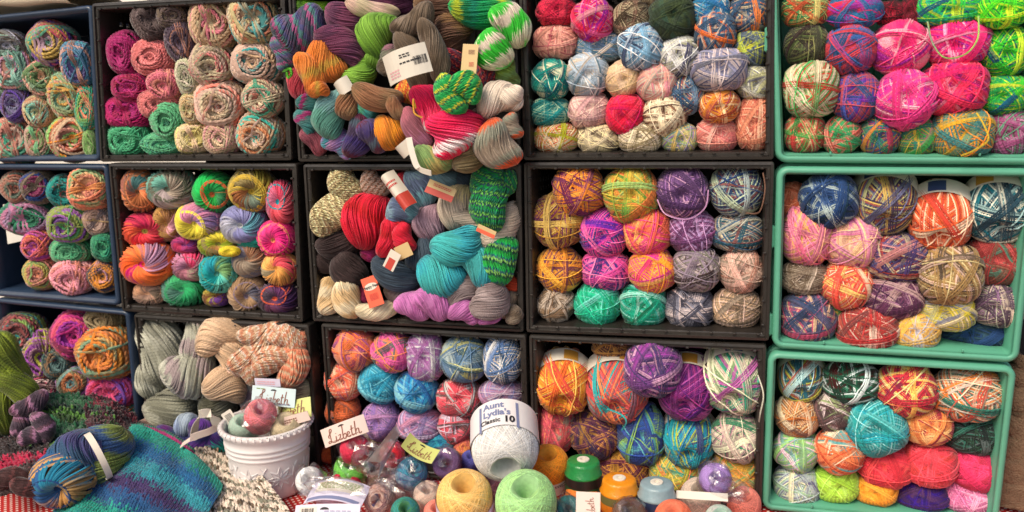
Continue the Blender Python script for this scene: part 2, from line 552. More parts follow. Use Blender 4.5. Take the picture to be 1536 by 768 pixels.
def lobe_obj(name, px, py, L, W, ang, Y, kind, pal, freq, seed, parent=None, vi=None):
    """hank fold: L, W in photo pixels along / across, ang in degrees (counter-clockwise) in the picture plane"""
    p = at(px, py, Y); k = mpp(p)
    yaw, pit = view_angles(p)
    v = vi if vi is not None else RNG.randrange(len(BANK[kind]))
    rot = (Matrix.Rotation(yaw * .8, 3, 'Z') @ Matrix.Rotation(-pit * .6, 3, 'X') @ Matrix.Rotation(-R_(ang), 3, 'Y')
           @ Matrix.Rotation(RNG.choice((0, 1)) * math.pi, 3, 'X'))
    o = bpy.data.objects.new(name, BANK[kind][v % len(BANK[kind])])
    COL.objects.link(o)
    L *= 1.08; W *= 1.08
    M = Matrix.Translation(p) @ rot.to_4x4() @ Matrix.Diagonal((L * k / 2, W * k / 2 * .95, W * k / 2, 1))
    if parent is not None:
        o.parent = parent
        M = Matrix.Translation(-Vector(parent.location)) @ M
    loc, q, s = M.decompose()
    o.location = loc; o.rotation_mode = 'QUATERNION'; o.rotation_quaternion = q; o.scale = s
    set_cols(o, pal, freq, seed)
    return o

def band_mesh():
    n = 40; V = []; Fq = []
    for i in range(n):
        a = 2 * math.pi * i / n
        for y, r in ((-.10, 1.05), (.12, 1.06), (.42, 1.045)):
            V.append((r * math.cos(a), y, r * math.sin(a)))
    for i in range(n):
        for j in range(2):
            a = i * 3 + j; b = ((i + 1) % n) * 3 + j
            Fq.append((a, b, b + 1, a + 1))
    me = mesh_np('label_band', V, Fq, smooth=True); me.materials.append(M_PAPER); return me
BAND = band_mesh()
def patch_mesh():
    V = []; Fq = []; n = 8
    for i in range(n + 1):
        a = R_(76 + 28 * i / n)
        for y in (-.05, .34): V.append((1.068 * math.cos(a), y, 1.068 * math.sin(a)))
    for i in range(n): Fq.append((2 * i, 2 * i + 1, 2 * i + 3, 2 * i + 2))
    me = mesh_np('printed_patch', V, Fq, smooth=True); me.materials.append(M_INK); return me
PATCH = patch_mesh()
PRINT = [simple('print_teal', '3f9aa0', .5, .5, 60), simple('print_ochre', 'c9923c', .5, .5, 60), simple('print_navy', '3c4a78', .5, .5, 60)]

ITEMS = {}                    # crate -> list of (px, py, desc, object)
def parse(crate, zone, phrase, kind, txt, y0=0.0, group='yarn balls'):
    zx, zy, zs = Z[zone]
    lst = ITEMS.setdefault(crate, {'phrase': phrase, 'items': []})['items']
    for line in txt.strip().splitlines():
        if not line.strip(): continue
        g, pal, desc = [t.strip() for t in line.split('|')]
        toks = g.split()
        k = kind
        if toks[0] in BANK or toks[0] == 'H': k = toks.pop(0)
        opts = {}
        nums = []
        for t in toks:
            mm = re.match(r'^([a-z])(-?[\d.]*)$', t)
            if mm: opts[mm.group(1)] = float(mm.group(2) or 1)
            else: nums.append(t)
        seed = RNG.random(); seed = opts.get('s', seed)
        if k in ('h', 'w') or k == 'H':
            # lobes: "x,y,L,W,ang[,z]" separated by spaces
            lobes = []
            for t in nums:
                a = [float(v) for v in t.split(',')]
                lobes.append(a)
            mk = 'w' if 'c' in opts else 'h'
            cx = sum(a[0] for a in lobes) / len(lobes); cy = sum(a[1] for a in lobes) / len(lobes)
            px, py = zx + cx / zs, zy + cy / zs
            fq = opts.get('f', RNG.choice((.5, .8, 1.1)))
            if len(lobes) == 1:
                a = lobes[0]
                Wp = a[3] / zs; dz = (a[5] if len(a) > 5 else 0) / 100
                Y = y0 + Wp * .0012 * .5 + .012 - dz
                o = lobe_obj('yarn_hank', px, py, a[2] / zs, Wp, a[4], Y, mk, pal, fq, seed)
            else:
                base = at(px, zy + max(a[1] + a[3] / 2 for a in lobes) / zs, y0)
                o = empty('yarn_hank', base)
                for a in lobes:
                    Wp = a[3] / zs; dz = (a[5] if len(a) > 5 else 0) / 100
                    Y = y0 + Wp * .0012 * .5 + .012 - dz
                    lobe_obj('hank_fold', zx + a[0] / zs, zy + a[1] / zs, a[2] / zs, Wp, a[4], Y, mk, pal, fq, seed + RNG.uniform(0, .15), o)
            noun = 'hank'
        else:
            x, y, w, h = [float(v) for v in nums]
            px, py = zx + x / zs, zy + y / zs; w /= zs; h /= zs
            rr = (w + h) / 4 * .00118
            Y = y0 + .010 + rr - opts.get('z', 0) / 100
            p = at(px, py, Y); kk = mpp(p)
            yaw, pit = view_angles(p)
            me = BANK[k][RNG.randrange(len(BANK[k]))]
            rx, rz = w * kk / 2 * 1.085, h * kk / 2 * 1.085
            ry = min(rx, rz) * 1.05
            near = abs(w / h - 1) < .14
            roll = RNG.uniform(0, 6.28) if near else RNG.choice((0, math.pi))
            if near: rx = rz = (rx + rz) / 2
            tilt = 'b' in opts
            root = None
            if tilt: ry *= 1.25
            yw = yaw * (.45 if k in 'rk' else .7) + RNG.uniform(-.22, .22)
            pt = -pit * .5 + RNG.uniform(-.2, .2)
            if tilt: yw = yaw * .8 + opts['b'] * .0; pt = -pit + .70; Y += .02
            rot = Matrix.Rotation(yw, 3, 'Z') @ Matrix.Rotation(pt, 3, 'X') @ Matrix.Rotation(roll if not tilt else RNG.choice((0, math.pi)), 3, 'Y')
            rot0 = Matrix.Rotation(yw, 3, 'Z') @ Matrix.Rotation(pt, 3, 'X')
            if tilt:
                p = at(px, py - h * .10, Y + .005)
                root = empty('yarn_ball', p - Vector((0, 0, rz)))
                o2 = bpy.data.objects.new('wound_yarn', me); COL.objects.link(o2)
                o2.parent = root; o2.location = (0, 0, rz); o2.rotation_euler = rot.to_euler(); o2.scale = (rx, ry, rz)
                set_cols(o2, pal, 0, seed)
                bd = bpy.data.objects.new('label_band', BAND); COL.objects.link(bd)
                bd.parent = root; bd.location = (0, 0, rz); bd.rotation_euler = rot.to_euler(); bd.scale = (rx, ry, rz)
                pa = bpy.data.objects.new('printed_patch', PATCH); COL.objects.link(pa); pa.parent = root; pa.location = (0, 0, rz); pa.rotation_euler = (rot0 @ Matrix.Rotation(RNG.uniform(-.5, .5), 3, 'Y')).to_euler(); pa.scale = (rx, ry, rz)
                if not len(pa.data.materials): pa.data.materials.append(M_INK)
                pa.material_slots[0].link = 'OBJECT'; pa.material_slots[0].material = PRINT[RNG.randrange(len(PRINT))]
                o = root; tgt = o2
            else:
                o = bpy.data.objects.new('yarn_ball' if k == 's' else ('yarn_roll' if k in 'rk' else 'thread_ball'), me)
                COL.objects.link(o); o.location = p; o.rotation_euler = rot.to_euler(); o.scale = (rx, ry, rz)
                tgt = o
            if k == 's': fq = opts.get('f', RNG.choice((.12, .145, .17, .21, .26, .985)))
            elif k == 'r': fq = 1.0
            elif k == 'k': fq = opts.get('f', RNG.choice((.08, .12, .17, .23)))
            else: fq = .01
            set_cols(tgt, pal, fq, seed)
            noun = 'ball' if k == 's' else 'roll'
        lst.append((px, py, desc, noun, o))

# ------------------------------------------------------------------ the crates' contents (coordinates of the enlarged studies)
parse('r1c1', 'Z1', 'top blue crate', 'k', '''
45 195 130 110 | 888 9ba 654 aab | grey and sage
240 195 175 190 | ca5 63a c56 6b9 b9a | mustard, violet and pink
80 308 150 175 | 9cb c9b ea9 587 | aqua and blush
205 350 150 150 | 8a8 c97 685 d98 | olive and peach
350 285 130 180 | 58a 4ab 76a c98 | cornflower and teal
10 430 80 110 | 8a7 9b9 a98 | dull green
85 465 120 140 | 658 535 88a 64a | deep violet
190 495 140 130 | bb8 8cb c97 976 | cream and sage
310 425 150 190 | ab8 da5 8b9 d98 | gold and pale green
395 480 100 190 | 3a8 d86 8b6 d97 | emerald and coral
75 625 160 190 | d98 6b9 c87 4b9 dba | peach and jade
190 625 120 150 | b98 7b8 e87 8a6 | salmon and leaf green
330 615 180 185 | db9 e93 8b6 d98 c64 | amber and cream
405 640 60 120 | 8b6 9a7 | moss green
''', .0, 'roving yarn rolls')
parse('r1c2', 'Z2', 'crate of soft rolls', 'k', '''
310 100 160 170 | 544 655 433 766 | dark brown
400 75 130 110 | 655 765 544 | taupe brown
440 190 130 180 | 545 656 a76 434 | brown and plum
185 248 145 185 | a16 b27 905 | deep magenta
215 405 165 125 | a15 b27 914 | wine magenta
200 520 210 140 | b16 a15 c28 | bright magenta
320 265 190 150 | d77 e88 c66 | rose pink
370 385 150 130 | d78 e98 c67 | dusty rose
345 480 180 120 | d77 e88 b66 | old rose
395 555 170 150 | 5a7 6b8 497 | soft green
205 645 180 145 | 4a7 5b8 396 | jade green
360 665 180 100 | 5a8 6b8 4a7 | sage green
590 105 195 240 f.21 | ca8 db9 e89 ba8 b97 | cream with pink streak
780 95 225 210 f.19 | cb9 5aa db9 e97 cb8 | cream with teal hole
475 350 110 170 | bb9 cca 998 dcb | pale grey
585 300 200 180 f.21 | cb9 e88 dba a98 cb9 | cream and rose
790 290 220 180 f.18 | ca9 4aa dba dba ca8 | cream with teal arcs
490 500 100 130 | db8 cb9 cc8 | pale straw
625 485 215 220 f.13 | dba e87 ca9 db9 dca | large cream and coral
820 450 170 160 f.16 | 5a8 db9 dca e98 ca9 | cream and green
495 640 150 130 | ed8 dc9 eca | butter yellow
630 635 160 150 | db9 eaa cb9 | ivory and pink
805 620 205 180 f.14 | e96 ca8 4ba dba db9 | apricot with teal edge
''', .0, 'roving yarn rolls')
parse('r1c3', 'Z3', 'overflowing hank crate', 'H', '''
215,40,170,90,-10,0 | 7b2 9c3 582 | lime green
530,20,280,80,-5,0 | 635 846 524 | wine purple
470,40,220,70,-12,3 | dba cb9 ca8 | oatmeal cream
370,90,210,140,-20,3 330,205,230,120,-35,6 | 846 635 957 | plum purple
150,125,220,180,20,5 85,230,150,120,-80,4 f3 | 456 a58 588 558 657 | violet and slate
150,370,150,90,-80,3 | d56 c45 d67 | coral red
270,270,190,130,-60,7 190,330,190,95,-70,9 230,400,90,60,0,9 | e83 f94 da4 d73 | orange
500,155,190,150,60,5 410,330,160,110,-145,5 465,265,80,70,60,4 | 7a3 8b4 693 | olive green
760,40,200,130,-10,2 830,150,170,150,60,3 | 754 864 643 | dark brown
650,90,200,100,30,8 740,230,280,90,-75,10 650,290,300,110,-70,9 | 765 654 876 | taupe brown
550,270,130,110,70,5 | 765 887 a78 | mauve grey
960,45,280,130,-5,4 f1.5 | 1a6 2a5 bc3 185 197 | green and yellow
1080,110,200,130,-50,7 1010,220,170,150,-60,8 | 3c3 eec 4d4 edc | neon green and white
810,285,130,110,50,5 975,330,110,100,-20,4 f5 | 824 a45 456 e65 | maroon striped
1072,325,120,90,-75,4 | 795 673 8a4 | moss
655,415,160,110,-20,4 f5 | e73 fc4 d33 eb5 | orange and red
1030,450,190,130,15,8 1080,420,110,80,10,8 | edc fed dcb | ivory white
720,480,210,130,-65,10 820,590,200,220,-75,12 s0.06 f.9 | f15 f26 e15 f47 fee | hot pink and white
880,390,150,110,-30,13 815,420,180,100,-60,13 f4 | 1a5 3b5 dd4 175 4c6 | emerald and yellow
950,535,110,90,30,3 | 433 544 322 | dark chocolate
185,460,100,70,-20,4 180,540,120,90,-60,4 | 488 a37 588 377 | teal and magenta
290,510,200,130,70,7 310,420,110,60,20,6 | 7ba 6a9 8bb a97 | pale aqua
362,470,120,90,-80,7 490,425,210,100,-15,9 575,480,110,60,-60,9 | 975 864 a75 865 | golden brown
440,490,110,80,-10,5 | 4aa 6bb 5a8 | turquoise
215,620,130,100,-50,3 | 845 a56 734 | burgundy
320,640,140,100,-30,5 | a8c 5ab c9c 7ac | lavender and aqua
400,600,190,110,70,7 475,600,150,110,-50,8 | 435 567 624 547 437 | dark plum
550,580,150,130,-15,8 | e92 f93 d82 | bright orange
665,570,190,90,-60,9 | c78 a67 b79 | mauve pink
740,700,180,110,-10,10 | 8a6 5a8 795 ba6 | sage green
890,690,150,120,60,9 | 875 764 986 | khaki brown
1030,640,210,160,-60,11 1090,560,110,80,-70,8 | 998 987 a98 e63 | grey taupe and orange
''', -.0, 'twisted yarn hanks')
parse('r1c4', 'Z4', 'crate of pastel balls', 's', '''
170 55 180 130 | c14 e35 813 | crimson
335 90 190 180 z1 | e25 f6a fab a1a | raspberry and pink
590 20 130 80 z-2 | 543 986 765 | mottled brown
515 90 170 165 | 543 cb9 865 | brown and cream
700 80 205 190 z2 f0.05 | 343 453 354 | plain dark olive
880 50 170 130 | 38b 5ac edc 26a | sky blue
1055 70 190 170 | 357 e84 468 dca | navy and orange
165 195 200 150 | ea9 d98 b56 fba | peach with rose strands
365 215 215 140 z-1 | 79b 478 edc 8ac | grey blue
560 220 190 200 z2 | 8bd cde 457 fff | ice blue and white
735 255 180 185 z1 | eee 557 bb9 eed | white and navy
900 155 190 170 z2 | 357 e73 dcb 579 | slate with orange flecks
1070 220 155 160 | 678 dd4 bc5 346 | lime and slate
145 365 175 175 z1 | 1a9 eec 067 288 | teal and cream
310 345 200 180 z1 | bcd eee 689 dcb | pale blue and cream
475 365 155 160 | ec9 fdb db9 | plain peach
630 380 175 170 z1 | fba edc e9a | pale pink
770 435 160 180 | 357 c64 79b edb | blue with rust flecks
920 320 240 190 z3 | 99b dcc 668 cbb 889 | large lilac grey
1080 380 150 150 | cc9 889 eed | grey and cream
140 515 180 130 | 299 bdb 177 | jade
320 510 185 160 | ebb fdc c99 | blush pink
490 525 175 170 z1 | e14 f46 d16 | bright red
665 530 185 180 z1 | fec a75 754 edb | cream and caramel
920 490 170 145 z2 | e93 c53 fda a35 | orange and amber
1080 570 165 240 z1 | e97 c65 fca | tall salmon
910 620 190 160 | e98 d77 fcb | coral pink
170 635 205 135 | edb bb2 c42 e84 | cream, lime and red
365 640 190 130 | feb dca 765 | cream
555 635 190 145 z1 | fec 986 dcb | ivory and taupe
735 635 160 130 | 9b7 a8c ed9 6ab ec7 | pastel rainbow
''', 0, 'sock yarn balls')
parse('r1c5', 'Z5', 'top mint crate', 's', '''
170 45 190 140 | 3a6 c53 e95 185 ed8 | green, red and gold
385 50 230 140 z1 | 37a e35 a3a 26a | blue and crimson
545 60 120 100 z-2 | 512 a13 401 | dark maroon
640 60 120 110 z-2 | 612 913 401 | garnet
805 45 290 130 z1 | 3c4 1a8 bd3 258 | lime and teal
1040 50 200 140 z2 | 5e2 1a3 df3 174 | neon green
175 200 190 170 | 443 674 322 885 | dark moss
370 220 210 205 z1 f0.993 | d45 36a a48 258 | coral and indigo
590 215 235 230 z1 f1.012 | f48 e27 fab b2a | hot pink
840 190 260 200 z1 | f38 e17 fac a2a | fuchsia
1055 225 200 215 | 3c3 df4 157 5d3 | green with navy stripes
1045 420 195 170 | 4c3 1a5 de4 168 | green and yellow
200 395 230 230 z2 s0.1 | edb 5b6 c43 7a6 edb | cream, green and red
395 430 190 220 z1 | c56 45a 72a 358 | indigo with red stripes
610 440 245 240 z3 | f49 fbc e38 b2a | rose pink
825 390 265 225 z2 f0.11 | f36 e27 a17 f8a | pink with plum strands
170 590 170 160 | d44 5a5 ec9 384 | red and green
330 600 165 155 | 4a6 c54 e98 396 | green and coral
500 600 175 165 | 358 386 e94 a35 | navy, green and gold
665 610 165 155 | 4a5 db4 387 a67 | olive and yellow
865 590 240 210 z2 | 488 eb3 797 f93 | slate with yellow strands
1070 590 170 205 | a58 6a8 735 dac | mauve and sage
''', 0, 'sock yarn balls')
parse('r2c1', 'Z6', 'middle blue crate', 'k', '''
100 170 140 160 | 976 a65 787 b76 | rust brown
200 165 150 150 | 765 936 248 876 | brown with blue band
330 190 140 160 | 188 465 a66 2a9 | peacock teal
460 180 190 195 z2 | e86 e95 c76 fb8 8a7 | coral orange
150 315 240 165 | 386 a8a b79 255 | green and mauve
355 350 200 170 z2 | 9a5 85a a6b 5a6 | purple and lime
505 330 130 150 | b98 877 ca7 dba | tan and cream
200 460 150 135 | d66 a4a c58 e85 | coral and magenta
360 485 190 120 | 4a7 386 6b8 897 | leaf green
530 465 120 140 | 386 4a7 297 | spruce green
215 600 150 150 | c87 ba5 8a6 d86 | terracotta and olive
375 615 190 165 z1 | e9a d87 fbb e98 | salmon pink
530 610 140 150 | e93 435 654 c9a | orange and violet
''', 0, 'roving yarn rolls')
parse('r2c2', 'Z7', 'crate of rainbow rolls', 'r', '''
150 165 135 170 | c74 964 e85 588 a65 | copper
295 155 200 160 | a98 7ba 898 665 a99 | taupe and aqua
480 170 155 175 s0 | 2a5 1b5 2a4 385 e74 | green with orange centre
650 158 180 180 | db4 b74 787 ba4 985 | mustard and mauve
775 215 115 180 s0 | e57 d79 e56 e67 1ab | pink with blue centre
180 335 185 140 s0 | e34 e45 c25 f64 cb5 | scarlet
280 305 120 150 z-2 | c95 a75 eab | tan and pink
410 300 175 145 z1 | ed5 dc4 ed4 a8b e9b | yellow and lilac
610 315 180 155 z1 | 99c ccd 88b 6ab ddd | lilac and white
640 385 125 60 | 1a9 2ba 187 | turquoise
760 375 140 160 s0 | e28 f49 e27 e38 e96 | hot pink
350 405 115 65 | c36 a37 738 | plum and rose
500 400 160 110 | bc3 985 ed4 a74 | chartreuse
545 435 85 45 z2 | ed3 ec3 | lemon yellow
190 487 215 175 z2 | f62 e28 f73 c9b f84 | orange and magenta
380 495 155 125 | b78 e47 c8a 987 | mauve and rose
505 530 155 160 z1 | 1aa 6cb 487 8b7 2ab | teal
640 470 150 135 | 987 b86 778 976 | tan and grey
770 510 130 150 | ea5 e56 fb6 a97 | peach and coral
200 620 145 95 | a87 c97 765 | brown tweed
350 605 180 140 | 2a6 4b7 587 396 | emerald
490 635 110 80 | 853 ba4 638 | brown, gold and violet
630 620 165 150 | a86 878 b97 667 | brown and grey
765 640 165 135 s0 | 636 545 635 425 e64 | dark plum
''', 0, 'rainbow yarn rolls')
parse('r2c3', 'Z8', 'crate of solid hanks', 'H', '''
230,130,170,120,-50,1 170,270,190,140,20,3 f6 | dc9 875 ba7 eeb a86 | cream speckled with brown
350,130,130,90,-40,0 f7 | dba a64 876 ca9 | cream and rust
470,120,80,60,0,0 | c23 d34 | brick red
540,150,170,120,-70,1 470,250,140,110,5,3 | 7ab 9bc 679 abc | pale blue
650,110,130,80,-10,0 | 689 578 79a | slate blue
735,110,90,60,0,-1 | 345 456 | dark slate
320,285,230,180,60,3 440,320,120,100,30,3 400,365,150,85,75,5 475,360,120,80,-70,5 | d13 e24 c12 | bright red
590,300,160,130,75,2 | a89 b9a 978 | warm grey
690,300,100,80,-40,0 | 656 767 | dark mauve
700,230,190,130,70,2 740,290,200,70,-30,2 | dcb edc cba eda | cream with straw tint
830,130,160,120,60,4 850,220,210,140,80,6 900,120,110,90,20,3 f5 | 286 1a4 356 7c5 164 | green with purple flecks
890,310,220,110,50,3 850,360,130,90,10,3 | cba dcb ba9 | beige
200,385,190,110,10,2 150,450,120,100,0,0 240,490,160,130,-55,3 | 322 433 211 | charcoal brown
335,420,90,70,30,0 | 814 a26 | magenta wine
560,420,170,120,55,3 440,510,210,120,-25,4 | 456 345 567 | slate grey
700,390,210,140,15,6 630,520,200,150,-20,6 790,480,190,120,-60,5 | 4bb 3ab 6cc | turquoise
890,455,200,130,75,5 f4 | 2a4 154 8c6 267 1b5 | green striped with navy
470,590,150,80,5,1 | 988 a98 877 | grey taupe
720,590,160,120,35,4 835,625,170,140,60,6 | 988 a99 877 | taupe grey
155,610,150,100,80,2 235,615,170,110,-80,4 | ec9 edb db8 | pale cream
360,665,180,70,5,3 | edb fec | off white
305,600,80,70,80,1 | 814 925 | raspberry wine
510,655,150,100,-25,5 595,640,160,110,-40,6 725,680,130,90,-15,5 830,705,110,40,5,3 | c7b d8c b6a | orchid pink
930,550,90,60,-30,1 | c42 d53 | burnt orange
910,640,120,80,60,2 940,690,80,60,70,3 | 765 876 987 | grey brown
''', 0, 'twisted yarn hanks')
parse('r2c4', 'Y1', 'crate of tidy columns', 's', '''
245 152 210 185 z2 | f93 725 fb4 846 | orange and plum
455 165 220 210 z2 f0.11 | db4 7a4 e84 ac7 | gold and green
670 155 210 190 z2 | 647 dac 536 a7b | purple and lilac
890 150 215 195 z1 | 247 abb 855 cdb | blue with brown strands
160 275 200 225 z1 | b83 625 db6 836 | burgundy and gold
345 325 195 185 z1 | e4a 348 f7b 62a | hot pink and navy
525 320 180 190 z1 | f75 e37 fb6 f59 | orange and magenta
705 320 185 180 | 747 b9c dad 958 | lavender and violet
895 325 200 155 | 256 ccb 468 dca 855 | navy and cream
165 475 185 175 | e93 636 fb4 845 | amber and purple
355 480 190 165 | e5a 438 f8b 538 | rose and violet
545 480 190 175 z1 | fa3 e39 fb6 f48 | orange and pink
725 475 185 180 z1 | 989 433 cbb 776 | grey and charcoal
910 480 180 165 | dba 987 fcb a76 | beige
150 620 150 140 | cba 654 a86 | brown and cream
320 620 190 170 | 1a8 2c9 7dc 096 | emerald
510 620 190 170 | 1a8 3ba 9dc 075 | jade green
700 635 190 160 | 556 dcc 889 334 | dark grey and white
890 635 190 160 | ca8 765 ecb 987 | tan and taupe
''', 0.01, 'sock yarn balls')
parse('r2c5', 'Y2', 'middle mint crate', 's', '''
120 150 100 130 z-3 | d75 c64 e97 | terracotta
255 150 195 200 z2 f0.11 | 247 358 abb 134 | navy and white
460 165 205 215 z2 b | 435 bb8 668 a55 db6 | dark banded multicolour
670 225 225 210 z3 b | e63 e86 fdb c43 | bright orange
885 195 210 235 z3 b | 178 eed 245 9bb 245 | teal, navy and white
175 275 180 215 z1 | e8a fb9 eb6 d68 | salmon and peach
340 305 190 185 z1 f0.993 | e9b eb9 d7a fc9 | pink and apricot
165 435 165 125 | 765 cba 654 987 | brown and beige
320 460 180 175 z1 | f65 fc7 e54 fdb | peach and red
505 360 215 170 z1 | 436 c88 558 933 cb9 | navy and rose
705 425 225 200 z3 | a85 dba 654 cb8 | brown and cream
880 370 210 180 | 933 576 c55 854 | dark red and green
490 510 205 160 z1 | 635 a79 b99 424 | burgundy and mauve
175 585 190 195 z1 | 557 c57 db9 346 | slate, rose and cream
265 570 110 140 z-2 | 595 db5 364 | green and yellow
400 625 205 170 z2 | b33 844 a54 dba | brick red
575 635 165 140 z1 | eb5 bbc ec8 c96 | yellow and grey
690 560 190 140 z1 | dc4 99a eda bb8 | lemon and silver
880 535 190 155 z1 | 545 aa9 868 cba | charcoal and taupe
790 640 250 110 z-1 | 134 247 356 | midnight blue
''', 0.01, 'sock yarn balls')
parse('r3c1', 'Y3', 'bottom blue crate', 'k', '''
85 150 150 150 z1 | 644 4aa 8a5 a55 | maroon and teal
80 280 100 130 | a43 c63 933 | rust red
210 240 100 120 | 466 688 a86 | storm blue
155 210 115 150 z1 | a5b bb4 c9a 763 | orchid and yellow
275 145 160 150 z1 | c38 a3a d57 825 | magenta
370 90 120 90 z-1 | 764 875 986 | khaki
380 205 165 190 z2 | f93 8a8 fa4 b74 e84 | orange with green streak
270 315 110 120 | 886 8bb e96 a7b | sky blue and sand
165 325 105 85 z1 | 433 ecc d68 | black and pink
395 345 150 110 z1 | e58 85b c35 e6a | pink and purple
420 430 120 80 | 5b9 8cb e84 | mint
''', 0, 'roving yarn rolls')
parse('r3c2', 'Y4', 'crate behind white pot', 'H', '''
c 125,165,250,150,-85,1 100,270,140,100,70,1 | 998 aa9 887 bba | silver grey
c 180,370,190,170,30,3 | 776 887 665 aa9 | ash grey
c 270,110,190,110,70,1 235,240,180,160,15,4 | a99 bba 998 ccb | pale grey
c 370,110,210,120,15,3 400,190,150,110,-70,3 370,300,150,120,-20,5 | db9 ca8 ecb | cream beige
c 520,95,190,80,10,3 600,125,130,80,-30,4 470,170,190,80,35,5 545,205,150,90,20,6 450,235,120,80,-50,6 f6 | c86 db9 ca8 edc d97 | rust and white
c 640,150,120,80,80,3 625,225,150,90,65,5 f6 | c75 d86 e97 db9 ca8 | burnt orange
340,370,130,120,-20,2 | 665 887 554 | dark grey
455,325,110,60,80,1 | 767 999 556 | charcoal and white
645,300,120,80,-10,2 | ba8 987 cb9 | sandy grey
120,440,140,60,0,2 | dba a98 cba | light taupe
''', 0, 'twisted yarn hanks')
parse('r3c3', 'Y5', 'crate behind thread packs', 's', '''
190 135 155 165 z1 | f84 a58 e97 c56 | orange and purple
335 145 145 160 z1 | e6a 777 f95 c49 | pink and grey
460 165 140 180 z1 | b8b 97a ddd a6a | lilac and white
610 175 160 185 z1 | 68a cc8 467 abb | denim blue and cream
760 175 145 180 z1 | 68b ddd 357 dcb | cornflower and white
150 255 140 150 | f75 e86 fca b67 | coral orange
285 265 150 150 | 3ac 7cd 28a | aqua
425 300 155 155 z1 | 3ad 48b 8cd 26a | azure blue
590 325 170 140 | e56 ccc 755 fbb | red and grey
755 310 165 110 | b8a 88b dcd | mauve and blue
140 375 130 120 | e74 c63 a65 | burnt orange
290 410 140 140 | 97b c9c 668 | purple and grey
440 430 165 130 | a8b cbd 87a d9b | lavender
580 430 130 130 | e67 dcd 655 c56 | rose and white
525 500 130 70 | 27a 3ab 268 | deep turquoise
610 515 75 70 | e95 d66 fa6 | peach
90 545 70 60 | d63 c52 | rust orange
240 490 120 70 z-1 | 987 ba9 765 | taupe
''', 0, 'sock yarn balls')
parse('r3c4', 'Y6', 'crate beside mint crate', 's', '''
180 245 220 215 z4 b | fa3 e54 fc6 f73 | yellow and orange
400 265 240 260 z4 b | d55 3aa e85 967 | red and turquoise
385 85 160 80 z-1 | 533 b84 422 | dark brown
550 172 230 215 z5 | 748 c9b 436 a4a | purple and pink
690 265 215 235 z3 b | 727 b5a a38 517 | magenta and plum
890 230 230 260 z4 b | dcb 3a8 b6a 8a7 eec | cream, green and pink
145 410 165 200 | e67 c55 a98 fa7 | rose red
310 440 195 200 f0.085 | 635 b84 435 d95 | plum and gold
500 440 190 250 z1 | 35a 6bb 9c6 458 | blue and lime
700 470 210 200 z2 b | 2ab 458 cd5 38b | teal, purple and lime
900 450 200 200 z1 | dcb b79 486 eec | cream, rose and green
430 590 200 150 | 624 b83 d94 | burgundy and gold
640 600 200 150 | bb4 4a9 ec6 e85 | olive and orange
890 600 205 160 | da4 e95 7a6 cb8 | gold and sage
''', 0.01, 'sock yarn balls')
parse('r3c5', 'Y7', 'bottom mint crate', 's', '''
215 178 190 185 z1 b | 267 bdd a54 cc5 267 | blue, white and rust
435 185 235 185 z1 | 143 dee 386 411 | dark green and white
680 218 250 220 z2 | c34 fc6 ed9 824 | crimson and yellow
955 238 275 240 z2 | 376 dcb e83 edb c54 | large cream and orange
195 335 180 180 | c73 edb 865 db8 | tawny and cream
360 315 175 170 | 544 dcc 9a7 755 | chocolate and white
550 385 240 230 z3 | 299 6cc 2ab 9dd | turquoise
775 380 200 170 z1 | e95 a34 fc8 d74 | apricot and maroon
980 420 215 165 | 122 376 566 243 | black and green
195 485 190 180 | ad8 8bb ecd 9c9 | pale green pastel
385 490 210 190 z2 | e85 fdb 6aa d53 | orange, cream and teal
590 560 220 185 z1 f0.05 | e45 d34 e55 | coral red
785 550 220 190 z1 f0.05 | e45 e56 d44 | watermelon red
990 575 195 185 f0.05 | d36 e47 c35 | deep rose
195 645 190 190 | bcc 9b9 eec 779 | frosty blue grey
370 635 185 160 f0.05 | be5 ad4 cf7 | lime green
545 665 175 130 f0.05 | fa3 fb4 e92 | marigold
750 690 210 130 f0.05 | 426 318 536 | deep purple
955 700 200 140 | e8b c69 fbd | orchid pink
''', 0.01, 'sock yarn balls')

def label_items():
    for cr, d in ITEMS.items():
        its = d['items']; used = {}
        for i, (x, y, desc, noun, o) in enumerate(its):
            same = [k for k in its if k[2] == desc and k[4] is not o]
            best = sorted((k for k in its if k[4] is not o and k[2] != desc), key=lambda k: (k[0] - x) ** 2 + (k[1] - y) ** 2)
            for nb in best[:6]:
                dx, dy = nb[0] - x, nb[1] - y
                if abs(dx) > abs(dy): rel = 'left of' if dx > 0 else 'right of'
                else: rel = 'above' if dy > 0 else 'below'
                lab = '%s yarn %s %s the %s one, %s' % (desc, noun, rel, nb[2], d['phrase'])
                if len(lab.split()) <= 16: break
            tag(o, lab, {'ball': 'yarn ball', 'roll': 'yarn roll', 'hank': 'yarn hank'}[noun], 'yarn in the ' + d['phrase'])
label_items()
# ------------------------------------------------------------------ crates
def quad_map(q, Y0):
    P = [at(x, y, Y0) for x, y in q]            # TL TR BR BL
    w = ((P[1] - P[0]).length + (P[2] - P[3]).length) / 2
    h = ((P[3] - P[0]).length + (P[2] - P[1]).length) / 2
    def M(x, z, y):                              # x from left, z from the bottom (metres), y depth
        u, v = x / w, z / h
        p = (P[3] * (1 - u) + P[2] * u) * (1 - v) + (P[0] * (1 - u) + P[1] * u) * v
        return Vector((p.x, Y0 + y, p.z))
    return M, w, h

def rr_loop(w, h, inset, r, n=6):
    pts = []
    r = max(r - inset, 0.0015)
    for cx, cz, a0 in ((w - inset - r, h - inset - r, 0), (inset + r, h - inset - r, 90), (inset + r, inset + r, 180), (w - inset - r, inset + r, 270)):
        for k in range(n + 1):
            a = R_(a0 + 90 * k / n)
            pts.append((cx + r * math.cos(a), cz + r * math.sin(a)))
    return pts

